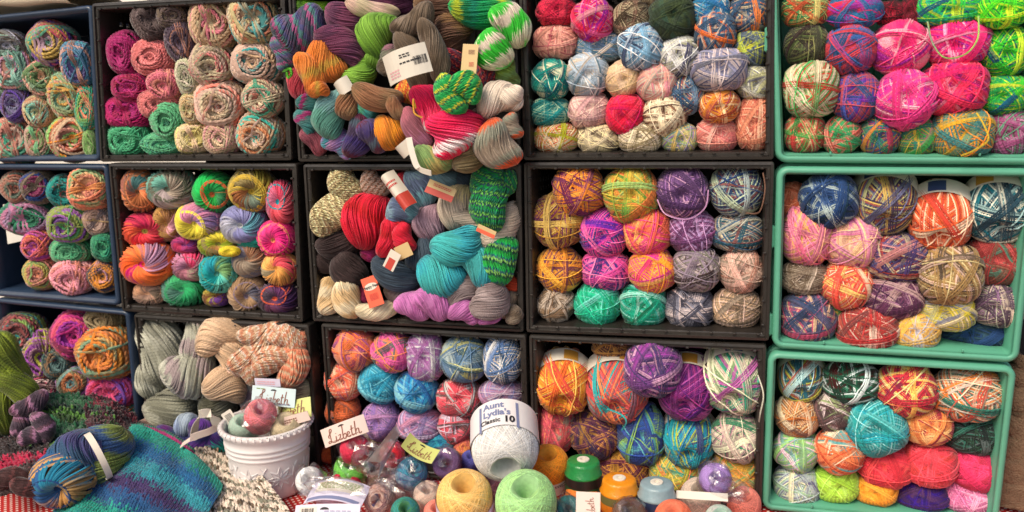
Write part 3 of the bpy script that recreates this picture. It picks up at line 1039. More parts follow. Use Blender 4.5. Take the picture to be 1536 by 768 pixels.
def profile_ring(M, w, h, r, prof):
    mb = MB(); loops = []
    for inset, y in prof:
        loops.append([M(x, z, y) for x, z in rr_loop(w, h, inset, r)])
    mb.grid(list(map(list, zip(*loops))), closed_u=True)
    return mb

def panel(fn, us, vs, openc, th=0.003):
    """sheet with real openings; fn(u, v, t) -> point, t = thickness offset"""
    V = []; idx = {}; Fq = []
    def vi(i, j, s):
        k = (i, j, s)
        if k not in idx:
            idx[k] = len(V); V.append(tuple(fn(us[i], vs[j], s * th)))
        return idx[k]
    for i in range(len(us) - 1):
        for j in range(len(vs) - 1):
            if openc(i, j): continue
            for s in (0, 1): Fq.append([vi(i, j, s), vi(i + 1, j, s), vi(i + 1, j + 1, s), vi(i, j + 1, s)])
            for (di, dj, e) in ((-1, 0, ((i, j), (i, j + 1))), (1, 0, ((i + 1, j), (i + 1, j + 1))), (0, -1, ((i, j), (i + 1, j))), (0, 1, ((i, j + 1), (i + 1, j + 1)))):
                ii, jj = i + di, j + dj
                if ii < 0 or jj < 0 or ii > len(us) - 2 or jj > len(vs) - 2 or openc(ii, jj):
                    a, b = e
                    Fq.append([vi(*a, 0), vi(*b, 0), vi(*b, 1), vi(*a, 1)])
    me = bpy.data.meshes.new('panel'); me.from_pydata(V, [], Fq); me.update()
    return me

def lat(n, solid, lo, hi):
    """break list with n holes, each hole and bar"""
    out = [0.0, lo]
    st = (hi - lo) / n
    for k in range(n):
        out += [lo + st * (k + solid), lo + st * (k + 1)]
    out.append(1.0)
    return sorted(set(round(v, 5) for v in out))

def crate(q, Y0, mat, style, label, depth=0.27, studs=True):
    M, w, h = quad_map(q, Y0)
    base = M(w / 2, 0, depth / 2)
    root = empty('storage_crate', base)
    inv = -Vector(base)
    def fix(o):
        for v in o.data.vertices: v.co += inv
        o.parent = root
        return o
    if style == 'black':
        r, rw = 0.006, 0.0135
        prof = [(.0005, .034), (0, .004), (.0012, 0), (.006, -.001), (.0068, .0028), (rw - .002, .0028), (rw, .005), (rw + .0015, .03)]
    elif style == 'blue':
        r, rw = 0.014, 0.013
        prof = [(.0005, .028), (0, .004), (.003, 0), (.0085, -.001), (.0095, .005), (rw - .003, .005), (rw, .008), (rw + .002, .03)]
    else:
        r, rw = 0.020, 0.0138
        prof = [(.0005, .026), (0, .006), (.004, .001), (.010, .0), (.012, .006), (rw - .003, .007), (rw, .011), (rw + .002, .034)]
    rim = fix(profile_ring(M, w, h, r, prof).build('rim', mat, None, smooth=False))
    for p in rim.data.polygons: p.use_smooth = (style != 'black')
    ins = rw + .0015; back = ins + .016
    def wall(side):
        def fn(u, v, t):            # u: front to back, v: bottom to top
            y = .026 + u * (depth - .026); i_ = ins + (back - ins) * u - .0002 - t
            zz = i_ + v * (h - 2 * i_)
            x = i_ if side < 0 else w - i_
            return M(x, zz, y)
        return fn
    def flat(side):
        def fn(u, v, t):
            y = .026 + u * (depth - .026); i_ = ins + (back - ins) * u - .0002 - t
            x = i_ + v * (w - 2 * i_)
            z = i_ if side < 0 else h - i_
            return M(x, z, y)
        return fn
    if style == 'black':
        us = lat(11, .5, .1, .94); vs = lat(15, .5, .08, .94)
        oc = lambda i, j: i % 2 == 0 and j % 2 == 0 and 0 < i < len(us) - 2 and 0 < j < len(vs) - 2
    elif style == 'blue':
        us = [0, .08, .40, .43, .55, 1]; vs = [0, .15, .28, .36, .70, 1]
        oc = lambda i, j: (i == 1 and j == 3) or (i == 3 and j == 1)
    else:
        us = [0, .3, .6, 1]; vs = [0, .4, .6, 1]
        oc = lambda i, j: False
    for s in (-1, 1):
        fix(link('side_wall', panel(wall(s), us, vs, oc), mat))
    if style == 'black':
        us2 = lat(8, .55, .1, .94); vs2 = lat(18, .5, .06, .95)
        oc2 = lambda i, j: i % 2 == 0 and j % 2 == 0 and 0 < i < len(us2) - 2 and 0 < j < len(vs2) - 2
    else:
        us2, vs2, oc2 = [0, .5, 1], [0, .5, 1], (lambda i, j: False)
    fix(link('top_panel', panel(flat(1), us2, vs2, oc2), mat))
    fix(link('floor_panel', panel(flat(-1), [0, .5, 1], [0, .5, 1], lambda i, j: False), mat))
    def bf(u, v, t): return M(back + u * (w - 2 * back), back + v * (h - 2 * back), depth - .002 + t)
    bus = [k / 10 for k in range(11)]
    fix(link('back_wall', panel(bf, bus, bus, lambda i, j: False), mat))
    for k in range(1, 6):
        x = back + (w - 2 * back) * k / 6
        a = M(x, back + .004, depth - .006); b = M(x, h - back - .004, depth - .006)
        rib = MB(); rib.box((a + b) / 2, (.005, .005, (b - a).length))
        fix(rib.build('back_rib', mat, None))
    if studs and style == 'black':      # little nubs along the rim, joined: far under ten pixels each
        st = MB(); n = 11
        for k in range(n):
            for zz in (.012, h - .012):
                st.box(M(.02 + (w - .04) * k / (n - 1), zz, .0012), (.006, .006, .004), bev=.0012)
        for k in range(7):
            for xx in (.012, w - .012):
                st.box(M(xx, .03 + (h - .06) * k / 6, .0012), (.006, .006, .004), bev=.0012)
        nb_ = fix(st.build('rim_nubs', mat, None)); nb_['kind'] = 'stuff'
    if style == 'mint':
        for zz, hh in ((h * .62, h * .13), (h * .13, h * .13)):
            lg = MB(); lg.box(M(-.005, zz, .014), (.011, .02, hh), bev=.004)
            fix(lg.build('latch_lug', mat, None))
        for xx in (w * .22, w * .78):
            lg = MB(); lg.box(M(xx, .0165, .003), (.0035, .006, .006), bev=.0012); fix(lg.build('rim_clip', mat, None))
        # second step of the rim
        fix(profile_ring(M, w, h, r + .004, [(-.004, .05), (-.004, .032), (.0, .028), (.004, .03)]).build('outer_lip', mat, None, smooth=True))
    else:
        # stacking tabs in the lower corners
        for xx in (.014, w - .014):
            tb = MB(); tb.box(M(xx, .0085, .0042), (.012, .006, .004), bev=.001); fix(tb.build('stacking_tab', mat, None))
    tag(root, label, 'crate', 'crates stacked on their sides as shelves')
    return root

CR_Q = {
 'r1c1': ([(-62, 28), (138, 7), (151, 242), (-38, 243)], 'blue'),
 'r2c1': ([(-38, 246), (161, 247), (180, 459), (-12, 444)], 'blue'),
 'r3c1': ([(-10, 447), (193, 467), (213, 679), (14, 668)], 'blue'),
 'r1c2': ([(137, 5), (427, -12), (438, 241), (150, 243)], 'black'),
 'r1c3': ([(431, -12), (773, -34), (782, 242), (447, 243)], 'black'),
 'r1c4': ([(777, -34), (1164, -56), (1161, 240), (785, 241)], 'black'),
 'r2c2': ([(162, 245), (445, 245), (455, 484), (183, 467)], 'black'),
 'r2c3': ([(454, 246), (782, 245), (786, 499), (469, 482)], 'black'),
 'r2c4': ([(785, 243), (1162, 242), (1154, 512), (789, 499)], 'black'),
 'r3c2': ([(200, 471), (463, 487), (481, 702), (226, 680)], 'black'),
 'r3c3': ([(481, 485), (789, 502), (795, 733), (497, 704)], 'black'),
 'r3c4': ([(793, 502), (1150, 517), (1143, 766), (799, 734)], 'black'),
 'r1c5': ([(1153, -60), (1572, -88), (1563, 248), (1163, 244)], 'mint'),
 'r2c5': ([(1165, 250), (1562, 253), (1529, 546), (1158, 523)], 'mint'),
 'r3c5': ([(1152, 528), (1527, 551), (1497, 800), (1143, 766)], 'mint'),
}
CL = {
 'r1c1': 'top blue plastic crate of roving rolls at the far left',
 'r2c1': 'middle blue plastic crate whose side has a bright handle hole',
 'r3c1': 'bottom blue plastic crate behind the heap of crocheted shawls',
 'r1c2': 'black plastic crate of soft rolls beside the top blue crate',
 'r1c3': 'black plastic crate overflowing with hanks in the top row',
 'r1c4': 'black plastic crate of pastel balls in the top row',
 'r2c2': 'black plastic crate of rainbow rolls in the middle row',
 'r2c3': 'black plastic crate of solid coloured hanks in the middle row',
 'r2c4': 'black plastic crate of balls stacked in tidy columns',
 'r3c2': 'black plastic crate of grey and rust hanks behind white pot',
 'r3c3': 'black plastic crate standing behind the small thread packs',
 'r3c4': 'black plastic crate of banded balls beside the bottom mint crate',
 'r1c5': 'top mint green tote with hot pink yarn balls',
 'r2c5': 'middle mint green tote with orange and navy yarn balls',
 'r3c5': 'bottom mint green tote with coral red yarn balls',
}
for k, (q, st) in CR_Q.items():
    crate(q, {'black': 0, 'blue': 0.002, 'mint': 0.0}[st], {'black': M_BLACK, 'blue': M_BLUE, 'mint': M_MINT}[st], st, CL[k])

# ------------------------------------------------------------------ ground, table, cloth, backdrop
def sheet(name, x0, x1, y0, y1, z, mat, nx=1, ny=1):
    mb = MB()
    mb.grid([[Vector((x0 + (x1 - x0) * i / nx, y0 + (y1 - y0) * j / ny, z)) for j in range(ny + 1)] for i in range(nx + 1)])
    return mb.build(name, mat)
M_GROUND = simple('gravel_ground', '8a8478', 0.9, 0.3, 6, 0.6, 30)
g = sheet('ground', -200, 200, -200, 200, 0, M_GROUND); g['kind'] = 'structure'

def dot_mat():
    m, nt, b = new_mat('red_polka_dot_cloth')
    N = nt.nodes.new; L = nt.links.new
    tc = N('ShaderNodeTexCoord')
    mp = N('ShaderNodeMapping'); mp.inputs['Rotation'].default_value = (0, 0, R_(45)); mp.inputs['Scale'].default_value = (100, 100, 100)
    L(tc.outputs['Object'], mp.inputs[0])
    sx = N('ShaderNodeSeparateXYZ'); L(mp.outputs[0], sx.inputs[0])
    ds = []
    for i in (0, 1):
        f = N('ShaderNodeMath'); f.operation = 'FRACT'; L(sx.outputs[i], f.inputs[0])
        s = N('ShaderNodeMath'); s.operation = 'SUBTRACT'; L(f.outputs[0], s.inputs[0]); s.inputs[1].default_value = .5
        p = N('ShaderNodeMath'); p.operation = 'POWER'; L(s.outputs[0], p.inputs[0]); p.inputs[1].default_value = 2
        ds.append(p)
    a = N('ShaderNodeMath'); a.operation = 'ADD'; L(ds[0].outputs[0], a.inputs[0]); L(ds[1].outputs[0], a.inputs[1])
    lt = N('ShaderNodeMath'); lt.operation = 'LESS_THAN'; L(a.outputs[0], lt.inputs[0]); lt.inputs[1].default_value = .075
    mx = N('ShaderNodeMix'); mx.data_type = 'RGBA'; L(lt.outputs[0], mx.inputs[0])
    mx.inputs[6].default_value = (*hx('c2201e'), 1); mx.inputs[7].default_value = (*hx('f0dcd4'), 1)
    L(mx.outputs[2], b.inputs['Base Color']); b.inputs['Roughness'].default_value = .8
    return m
tz = 0.75
tb = empty('display_table', (0.6, 0, 0))
M_WOOD = simple('table_wood', '7a5a3c', 0.6, 0.25, 12)
mb = MB(); mb.box((0, -.02, tz - .022), (2.9, .86, .03), bev=.003); mb.build('tabletop', M_WOOD, tb)
for sx in (-1.38, 1.38):
    for sy in (-.40, .36):
        mb = MB(); mb.box((sx, sy, (tz - .038) / 2), (.05, .05, tz - .038), bev=.003); mb.build('leg', M_WOOD, tb)
tag(tb, 'wooden display table hidden under the red polka dot cloth', 'table')
rs = np.random.RandomState(4)
mb = MB(); nx, ny = 120, 30
P = []
for i in range(nx + 1):
    x = -.86 + 2.92 * i / nx; row = []
    for j in range(ny + 1):
        t = j / ny
        y = .4 - .86 * min(t / .7, 1); z = tz - .005
        if t <= .7 and y < -.02: z += .0010 * (math.sin(x * 23 + y * 17) + math.sin(x * 9 - y * 31))
        if t > .7: y = -.466 - .012 * (1 + math.sin(x * 38)) * (t - .7) / .3; z = tz - .005 - (t - .7) / .3 * .5
        row.append(Vector((x, y, z)))
    P.append(row)
mb.grid(P)
cloth = mb.build('tablecloth', dot_mat(), None, smooth=True)
tag(cloth, 'red cloth with tiny white polka dots covering the table', 'tablecloth')

M_LIGHT_BLOCK = simple('light_block_dark', '1b1a1c', 0.9, 0.3, 6)  # added sheet that keeps light from leaking between the crates
P = []
for i in range(81):
    x = .03 + 2.1 * i / 80
    P.append([Vector((x, .30 + .008 * math.sin(x * 31), z)) for z in (tz, 1.2, 1.9)])
mb = MB(); mb.grid(P); tp = mb.build('light_block_sheet', M_LIGHT_BLOCK, None, smooth=True)
tag(tp, 'dark sheet added behind the black and mint crates to block light', 'cloth')

# rough brown panel to the right of the mint totes
M_CARPET = simple('brown_carpet', '7d6650', 0.95, 0.45, 90, 1.0, 260)
mb = MB(); P = []
rs = np.random.RandomState(7)
a = at(1531, 537, .10); b = at(1503, 740, .10)
for j in range(60):
    t = -.02 + 1.5 * j / 59
    pe = Vector(a) * (1 - t) + Vector(b) * t
    if pe.z < tz - .004: break
    e = rs.normal() * .0025 + .004 * math.sin(j * .9)
    P.append([pe + Vector((e + d * .3 * (1 if d else 1), (0 if k else .02) + rs.normal() * .0015, 0)) for k, d in enumerate([0, 0.0, .05, .12, .2, .3, .45, .6, .8, 1.0])])
mb.grid(P); cp = mb.build('carpet_board', M_CARPET, None, smooth=True)
mod = cp.modifiers.new('thick', 'SOLIDIFY'); mod.thickness = .015; mod.offset = 1
tag(cp, 'rough brown carpeted board beside the bottom mint tote', 'board')

# beige folded cloth lying on the top blue crate
M_BEIGE = simple('beige_canvas', 'cdbfa8', 0.9, 0.12, 8, .4, 300)
mb = MB(); P = []
c0 = at(40, 3, .06)
for i in range(30):
    u = i / 29; a_ = u * 2 * math.pi
    P.append([c0 + Vector((x + .01 * math.sin(a_ * 3 + x * 20), .09 * math.cos(a_) + .02, .020 * math.sin(a_) * (1 + .25 * math.sin(x * 40)) + .004 * math.sin(a_ * 5) - .03 * x)) for x in [(-.16 + .02 * k) for k in range(17)]])
mb.grid(P, closed_u=True); fb = mb.build('folded_cloth', M_BEIGE, None, smooth=True)
tag(fb, 'beige folded canvas cloth lying on top of the top blue crate', 'cloth')

# white sheet added far left so the handle holes show bright
M_BRIGHT_BACKING = simple('bright_backing_white', 'efeae0', 0.85, 0.05, 3)
P = []
for i in range(90):
    x = -3.2 + 3.3 * i / 89
    P.append([Vector((x, .95 + .03 * math.sin(x * 6) + .012 * math.sin(x * 17 + z), z)) for z in (.02, .6, 1.2, 1.8, 2.4)])
mb = MB(); mb.grid(P); tw = mb.build('bright_backing', M_BRIGHT_BACKING, None, smooth=True)
tag(tw, 'white sheet added behind the blue crates to brighten handle holes', 'bright backing')

# ------------------------------------------------------------------ things on the table
def text_verts(s, size, shear=0.0, bold=0.0, spacing=1.0):
    cu = bpy.data.curves.new('txt', 'FONT'); cu.body = s; cu.size = size; cu.shear = shear
    cu.align_x = 'CENTER'; cu.align_y = 'CENTER'; cu.offset = bold; cu.space_character = spacing; cu.resolution_u = 3
    ob = bpy.data.objects.new('txt', cu)
    me = bpy.data.meshes.new_from_object(ob)
    V = [tuple(v.co) for v in me.vertices]; Fq = [tuple(p.vertices) for p in me.polygons]
    bpy.data.objects.remove(ob); bpy.data.curves.remove(cu); bpy.data.meshes.remove(me)
    return V, Fq

def put_text(name, s, size, mat, parent, fn, **k):
    if size < 0:            # printed upside down
        f0 = fn; fn = lambda x, z: f0(-x, -z); size = -size
    """fn maps flat (x, z) in the label's plane to a local point"""
    V, Fq = text_verts(s, size, **k)
    V = [tuple(fn(x, y)) for x, y, _ in V]
    me = bpy.data.meshes.new(name); me.from_pydata(V, [], Fq); me.update()
    return link(name, me, mat, parent)

SCRIPT = [[(.05,.45),(0,.6),(.15,.75),(.38,.95),(.42,1.1),(.30,1.15),(.2,.95),(.18,.5),(.12,.15),(-.05,.05),(-.12,.18),(.05,.22),(.3,.05),(.52,0),(.62,.08)],
 [(.68,.45),(.64,.1),(.74,.02),(.84,.12)], [(.71,.64),(.74,.68)], [(.90,.42),(1.12,.45),(.92,.05),(1.18,.05)],
 [(1.42,1.1),(1.32,.5),(1.28,.08),(1.42,0),(1.58,.2),(1.5,.42),(1.34,.3)], [(1.66,.22),(1.86,.3),(1.82,.45),(1.7,.4),(1.66,.15),(1.78,.02),(1.95,.1)],
 [(2.15,.85),(2.06,.3),(2.08,.05),(2.22,.05)], [(1.98,.55),(2.3,.6)], [(2.5,1.1),(2.4,.5),(2.34,0)], [(2.38,.25),(2.52,.45),(2.64,.4),(2.62,.1),(2.7,0),(2.82,.1)]]
def script_word(parent, fn, sc_, mat, rot=0.0, wd=.036):
    mb = MB(); cr, sr = math.cos(R_(rot)), math.sin(R_(rot))
    for st in SCRIPT:
        P = [Vector((x - 1.35, z - .5)) for x, z in st]; Q = []
        n = max(1, len(P) - 1) * 4
        for i in range(n + 1):
            t = i / n * (len(P) - 1); k = min(int(t), len(P) - 2); u = t - k
            p0, p1, p2, p3 = P[max(k - 1, 0)], P[k], P[k + 1], P[min(k + 2, len(P) - 1)]
            Q.append(.5 * ((2 * p1) + (p2 - p0) * u + (2 * p0 - 5 * p1 + 4 * p2 - p3) * u * u + (3 * p1 - p0 - 3 * p2 + p3) * u ** 3))
        row = []
        for i, q in enumerate(Q):
            d = (Q[min(i + 1, n)] - Q[max(i - 1, 0)]).normalized(); nn = Vector((-d.y, d.x)) * wd * (1.25 if abs(d.y) > .6 else .8)
            r = []
            for p in (q - nn, q + nn):
                x, z = p.x * sc_, p.y * sc_; r.append(Vector(fn(x * cr - z * sr, x * sr + z * cr)))
            row.append(r)
        mb.grid(row)
    return mb.build('lettering', mat, parent)

def quad_frame(q, Ys):
    P = [at(x, y, Y) for (x, y), Y in zip(q, Ys)]
    c = sum(P, Vector()) / 4
    ux = ((P[1] + P[2]) - (P[0] + P[3])) ; w = ux.length / 2; ux.normalize()
    uz = ((P[0] + P[1]) - (P[3] + P[2])); uz -= ux * uz.dot(ux); h = uz.length / 2; uz.normalize()
    uy = uz.cross(ux)           # away from the viewer
    return c, Matrix((ux, uy, uz)).transposed(), w, h

M_CARDBLUE = simple('pale_blue_card', 'cfe3e6', .5, .04)
M_CARDGREEN = simple('lime_card', 'c9cf7a', .5, .05)
M_CARDPINK = simple('blush_card', 'ead3c8', .5, .05)
M_CARDLILAC = simple('lilac_card', 'd9d3e6', .45, .06)
M_GREENINK = simple('green_ink', '7f9a4c', .6, .05)

def card(q, Ys, mat, texts, label=None, cat='card', parent=None, name='header_card', barcode=None, hole=True, strips=(), curl=0.0, group=None, oval=None):
    c, R, w, h = quad_frame(q, Ys)
    if parent is None:
        root = empty(name, c - R @ Vector((0, 0, h / 2)))
        M0 = Matrix.Translation(c - Vector(root.location)) @ R.to_4x4()
    else:
        root = parent; M0 = Matrix.Translation(c - Vector(parent.location)) @ R.to_4x4()
    def fn(x, z, y=0.0):
        yy = y + curl * ((2 * x / w) ** 2 - .5) * .01
        return M0 @ Vector((x, yy, z))
    mb = MB(); n = 10
    fr = [[fn(-w / 2 + w * i / n, z, -.0006) for z in (-h / 2, h / 2)] for i in range(n + 1)]
    bk = [[fn(-w / 2 + w * i / n, z, .0006) for z in (h / 2, -h / 2)] for i in range(n + 1)]
    mb.grid([a + b + [a[0]] for a, b in zip(fr, bk)])
    mb.build('card_sheet', mat, root)
    for (s, size, x, z, m_, kw) in texts:
        if s == 'Lizbeth':
            rt = kw.get('rot', 0); script_word(root, lambda X, Zz, x=x, z=z: fn(x * w + X, z * h + Zz, -.0012), size * (w if not rt else h), m_, rt); continue
        if s.startswith('~'):          # print too small to read: rows of little dashes
            nr, x0, x1 = kw['rows']; b_ = MB(); r2 = random.Random(int(1000 * w) + 7)
            for ir in range(nr):
                zz = z - ir * size * 1.9; xx = x0
                while xx < x1:
                    L1 = r2.uniform(.03, .09); xe = min(xx + L1, x1)
                    b_.grid([[fn(w * xa, h * (zz + dz), -.0012) for dz in (-size / 2, size / 2)] for xa in (xx, xe)]); xx = xe + .018
            o = b_.build('fine_print', m_, root); o['kind'] = 'stuff'; continue
        put_text('lettering', s, size * h, m_, root, lambda X, Zz, x=x, z=z: fn(x * w + X, z * h + Zz, -.0011), **kw)
    def rect(nm, x0, x1, z0, z1, m_, yy):
        b_ = MB(); k = 8
        b_.grid([[fn(w * (x0 + (x1 - x0) * i / k), h * z, yy) for z in (z0, z1)] for i in range(k + 1)]); return b_.build(nm, m_, root)
    for (x0, x1, z0, z1, m_) in strips: rect('printed_strip', x0, x1, z0, z1, m_, -.0009)
    if barcode:
        bx, bz, bw, bh, rot = barcode
        b_ = MB(); r2 = random.Random(3); x = -bw / 2
        while x < bw / 2:
            t = r2.choice((.02, .03, .05)) * bw
            b_.grid([[fn((bx + (x + dx) * 1) * w, (bz + zz) * h, -.0012) for zz in (-bh / 2, bh / 2)] for dx in (0, t)])
            x += t + r2.choice((.02, .03, .05)) * bw
        o = b_.build('barcode', M_INK, root); o['kind'] = 'stuff'
    if oval:
        b_ = MB(); ox, oz, ow, oh = oval; b_.v += [fn((ox + ow * math.cos(a)) * w, (oz + oh * math.sin(a)) * h, -.0009) for a in [2 * math.pi * k / 28 for k in range(28)]]; b_.f.append(tuple(range(28))); b_.build('white_oval', M_PAPER, root)
    if hole:
        b_ = MB(); pts = [fn(.11 * h * math.cos(a) * 1.6, h * .30 + .09 * h * abs(math.sin(a)) , -.0013) for a in [math.pi * k / 8 for k in range(9)]]
        i0 = len(b_.v); b_.v += pts; b_.f.append(tuple(range(9))); b_.build('hang_hole', M_INK, root)
    if parent is None and label: tag(root, label, cat, group)
    return root

def bag_mat():
    m = bpy.data.materials.new('clear_plastic_film'); m.use_nodes = True
    nt = m.node_tree; nt.nodes.clear(); N = nt.nodes.new; L = nt.links.new
    out = N('ShaderNodeOutputMaterial'); mix = N('ShaderNodeMixShader'); tr = N('ShaderNodeBsdfTransparent'); gl = N('ShaderNodeBsdfGlossy')
    gl.inputs['Roughness'].default_value = .18
    tr.inputs[0].default_value = (.95, .95, .96, 1)
    lw = N('ShaderNodeLayerWeight'); lw.inputs[0].default_value = .28
    tc = N('ShaderNodeTexCoord'); no = N('ShaderNodeTexNoise'); no.inputs['Scale'].default_value = 60; no.inputs['Detail'].default_value = 3
    L(tc.outputs['Object'], no.inputs['Vector'])
    bp = N('ShaderNodeBump'); bp.inputs['Strength'].default_value = .8; bp.inputs['Distance'].default_value = .004
    L(no.outputs['Fac'], bp.inputs['Height']); L(bp.outputs[0], gl.inputs['Normal']); L(bp.outputs[0], lw.inputs['Normal'])
    mr = N('ShaderNodeMapRange'); mr.inputs[3].default_value = .09; mr.inputs[4].default_value = .7
    L(lw.outputs['Facing'], mr.inputs[0]); L(mr.outputs[0], mix.inputs[0])
    L(tr.outputs[0], mix.inputs[1]); L(gl.outputs[0], mix.inputs[2]); L(mix.outputs[0], out.inputs[0])
    return m
M_FILM = bag_mat()

def bag(parent, c, rx, ry, rz, seed):
    rs = np.random.RandomState(seed); n, m = 15, 9; V = []
    fr = rs.uniform(2, 5, (5, 3)); ph = rs.rand(5) * 6.28
    P = []
    for i in range(n):
        row = []
        for j in range(m + 1):
            a = 2 * math.pi * i / n; b = math.pi * j / m
            d = np.array([math.cos(a) * math.sin(b), math.sin(a) * math.sin(b), math.cos(b)])
            r = 1 + sum(.05 * math.sin(float((fr[k] * d).sum()) * 2 + ph[k]) for k in range(5)) + rs.uniform(-.10, .10) * math.sin(b)
            flare = 1 + .35 * max(0, abs(d[2]) - .6)
            row.append(Vector((d[0] * rx * r * flare, d[1] * ry * r, d[2] * rz * r * 1.06)) + Vector(c))
        P.append(row)
    mb = MB(); mb.grid(P, closed_u=True)
    return mb.build('plastic_bag', M_FILM, parent, smooth=False)

TUBE_MAT = simple('white_cardboard_tube', 'dcd2c0', .7, .1)
def spool(px, py, w, h, Y, pal, label, axis_tilt=0.0, roll=0.0, band=None, texts=(), bagged=False, cap=None, kind='t', yawx=0.0, cat='thread spool', rim_tube=True, ry=None, elong=1.0, name='thread_spool', group=None):
    """thread wound ball with its hole axis; axis_tilt 90 = axis up, 0 = axis to the viewer, negative = mouth turned down"""
    p = at(px, py, Y); k = mpp(p); yaw, pit = view_angles(p)
    rx = w * k / 2; rz = h * k / 2
    base = Vector((p.x, p.y, p.z - rz))
    root = empty(name, base)
    R = (Matrix.Rotation(yaw + yawx, 3, 'Z') @ Matrix.Rotation(R_(roll), 3, 'Y') @ Matrix.Rotation(R_(-axis_tilt), 3, 'X'))
    o = bpy.data.objects.new('wound_thread', BANK[kind][RNG.randrange(len(BANK[kind]))]); COL.objects.link(o)
    o.parent = root; o.location = (0, 0, rz); o.rotation_euler = R.to_euler(); o.scale = (rx, rx * elong, rx)
    set_cols(o, pal, .01 if len(pal.split()) < 4 else .12, RNG.random())
    def loc(v): return Vector((0, 0, rz)) + R @ Vector(v)
    if rim_tube and kind == 't':
        n = 20; mb = MB(); P = []
        for i in range(n):
            a = 2 * math.pi * i / n
            P.append([loc((r * rx * math.cos(a), y * rx * elong, r * rx * math.sin(a))) for r, y in ((.30, -.72), (.30, -.66), (.27, -.66), (.27, .6))])
        mb.grid(P, closed_u=True); mb.build('cardboard_tube', TUBE_MAT, root, smooth=True)
    if band:
        y0, y1, m_ = band
        n = 44; mb = MB(); P = []
        for i in range(n):
            a = 2 * math.pi * i / n
            P.append([loc((1.035 * rx * math.cos(a), (y0 + (y1 - y0) * t) * rx * elong, 1.035 * rx * math.sin(a))) for t in (0, .5, 1)])
        mb.grid(P, closed_u=True); mb.build('label_band', m_, root, smooth=True)
        for (s, size, ang, yy, m2, kw) in texts:
            def fn(X, Zz, ang=ang, yy=yy):
                # band faces up-outward; text up direction = +y axis of the ball (away from the mouth) or reverse
                sg = 1 if axis_tilt <= 0 else -1
                a = R_(ang) + sg * (-X) / (1.04 * rx)
                return loc((1.05 * rx * math.cos(a), yy * rx * elong + sg * Zz, 1.05 * rx * math.sin(a)))
            put_text('lettering', s, size * rx, m2, root, fn, **kw)
    if cap:
        mcap, rr = cap
        mb = MB(); n = 24; P = []
        for i in range(n):
            a = 2 * math.pi * i / n
            P.append([loc((r * rx * math.cos(a), y * rx * elong, r * rx * math.sin(a))) for r, y in ((rr, -.88), (rr, -.97), (rr * .9, -.99), (rr * .35, -.99), (rr * .33, -.90), (.001, -.90))])
        mb.grid(P, closed_u=True); mb.build('end_cap', mcap, root, smooth=False)
    if bagged: bag(root, (0, 0, rz), rx * 1.13, rx * 1.1, rx * 1.13, RNG.randrange(999))
    tag(root, label, cat, group)
    return root
G_T = 'crochet thread spools heaped on the table'

M_SPOOLLAB = simple('pale_spool_label', 'ebe6e6', .35, .03)
# --- the big white crochet thread ball, mouth turned down towards the viewer
spool(757, 660, 100, 112, -.17, 'eee f5f0ea ddd', 'large white crochet thread ball with printed label, mouth turned downwards', axis_tilt=-24, roll=-9,
      band=(-.32, .62, M_SPOOLLAB), elong=1.12, yawx=-.06,
      texts=[('Aunt', .32, 98, .40, M_BLUEINK, {'bold': .0006}), ("Lydia's", .32, 93, .13, M_BLUEINK, {'bold': .0006}),
             ('Classic', .23, 104, -.13, M_INK, {'bold': .0003}), ('10', .33, 72, -.13, M_INK, {'bold': .0008}), ('|', 1.1, 122, .12, M_BLUEINK, {}), ('|', 1.1, 58, .12, M_BLUEINK, {})], group=G_T)
spool(697, 752, 84, 84, -.24, 'fc7 fd9 eb6', 'pale yellow thread spool standing upright below the large white ball', axis_tilt=66, band=(-.18, .7, M_CARDLILAC),
      texts=[], group=G_T)
spool(789, 757, 92, 92, -.25, 'ad9 be9 9c8', 'mint green thread spool with a dark open centre hole', axis_tilt=62, band=(.05, .75, M_CARDLILAC), group=G_T)
spool(822, 703, 64, 72, -.10, 'f92 fa3 e82', 'bright orange thread spool behind the mint green one', axis_tilt=68, band=(.0, .8, M_PAPER),
      texts=[('Classic', -.3, -62, .2, M_INK, {})], group=G_T)
M_DKGREEN = simple('dark_green_plastic', '1d6a35', .3, .1); M_BLKLABEL = simple('black_label', '26221f', .4, .1)

def lidded(px, py, w, h, Y, mtop, mbody, mband, label, txt=None):
    p = at(px, py, Y); k = mpp(p); R = w * k / 2; H = h * k
    e = empty('thread_spool', Vector((p.x, p.y, p.z - H / 2)))
    lathe([(.001, 0), (R * .98, 0), (R, .001), (R, H * .30)], 36).build('base', mbody, e, smooth=True)
    lathe([(R * 1.01, H * .28), (R * 1.012, H * .30), (R * 1.012, H * .52), (R * 1.01, H * .54)], 36).build('label_band', mband, e, smooth=True)
    lathe([(R, H * .52), (R * 1.03, H * .54), (R * 1.03, H * .58), (R * .95, H * .62), (R * .90, H * .84), (R * .86, H * .90), (R * .78, H * .92), (R * .34, H * .93)], 36).build('lid', mtop, e, smooth=True)
    lathe([(R * .34, H * .90), (R * .34, H * .955), (R * .32, H * .965), (R * .14, H * .965), (R * .13, H * .90), (.001, H * .89)], 24).build('end_disc', M_PAPER, e, smooth=False)
    if txt:
        yaw, _ = view_angles(p)
        def fn(X, Zz):
            a = -math.pi / 2 + yaw + X / R
            return Vector((R * 1.02 * math.cos(a), R * 1.02 * math.sin(a), H * .41 + Zz))
        put_text('lettering', txt, R * .28, M_PAPER, e, fn)
    tag(e, label, 'thread spool', G_T)
M_DKG2 = simple('clear_green_lid', '2a8a48', .18, .25, 120, .2, 400)
M_OR2 = simple('clear_orange_lid', 'e8921e', .2, .2, 120, .2, 400)
M_SL2 = simple('clear_slate_lid', '8ea6ae', .2, .2, 120, .2, 400)
M_CO2 = simple('clear_coral_lid', 'dd6f4c', .2, .2, 120, .2, 400)
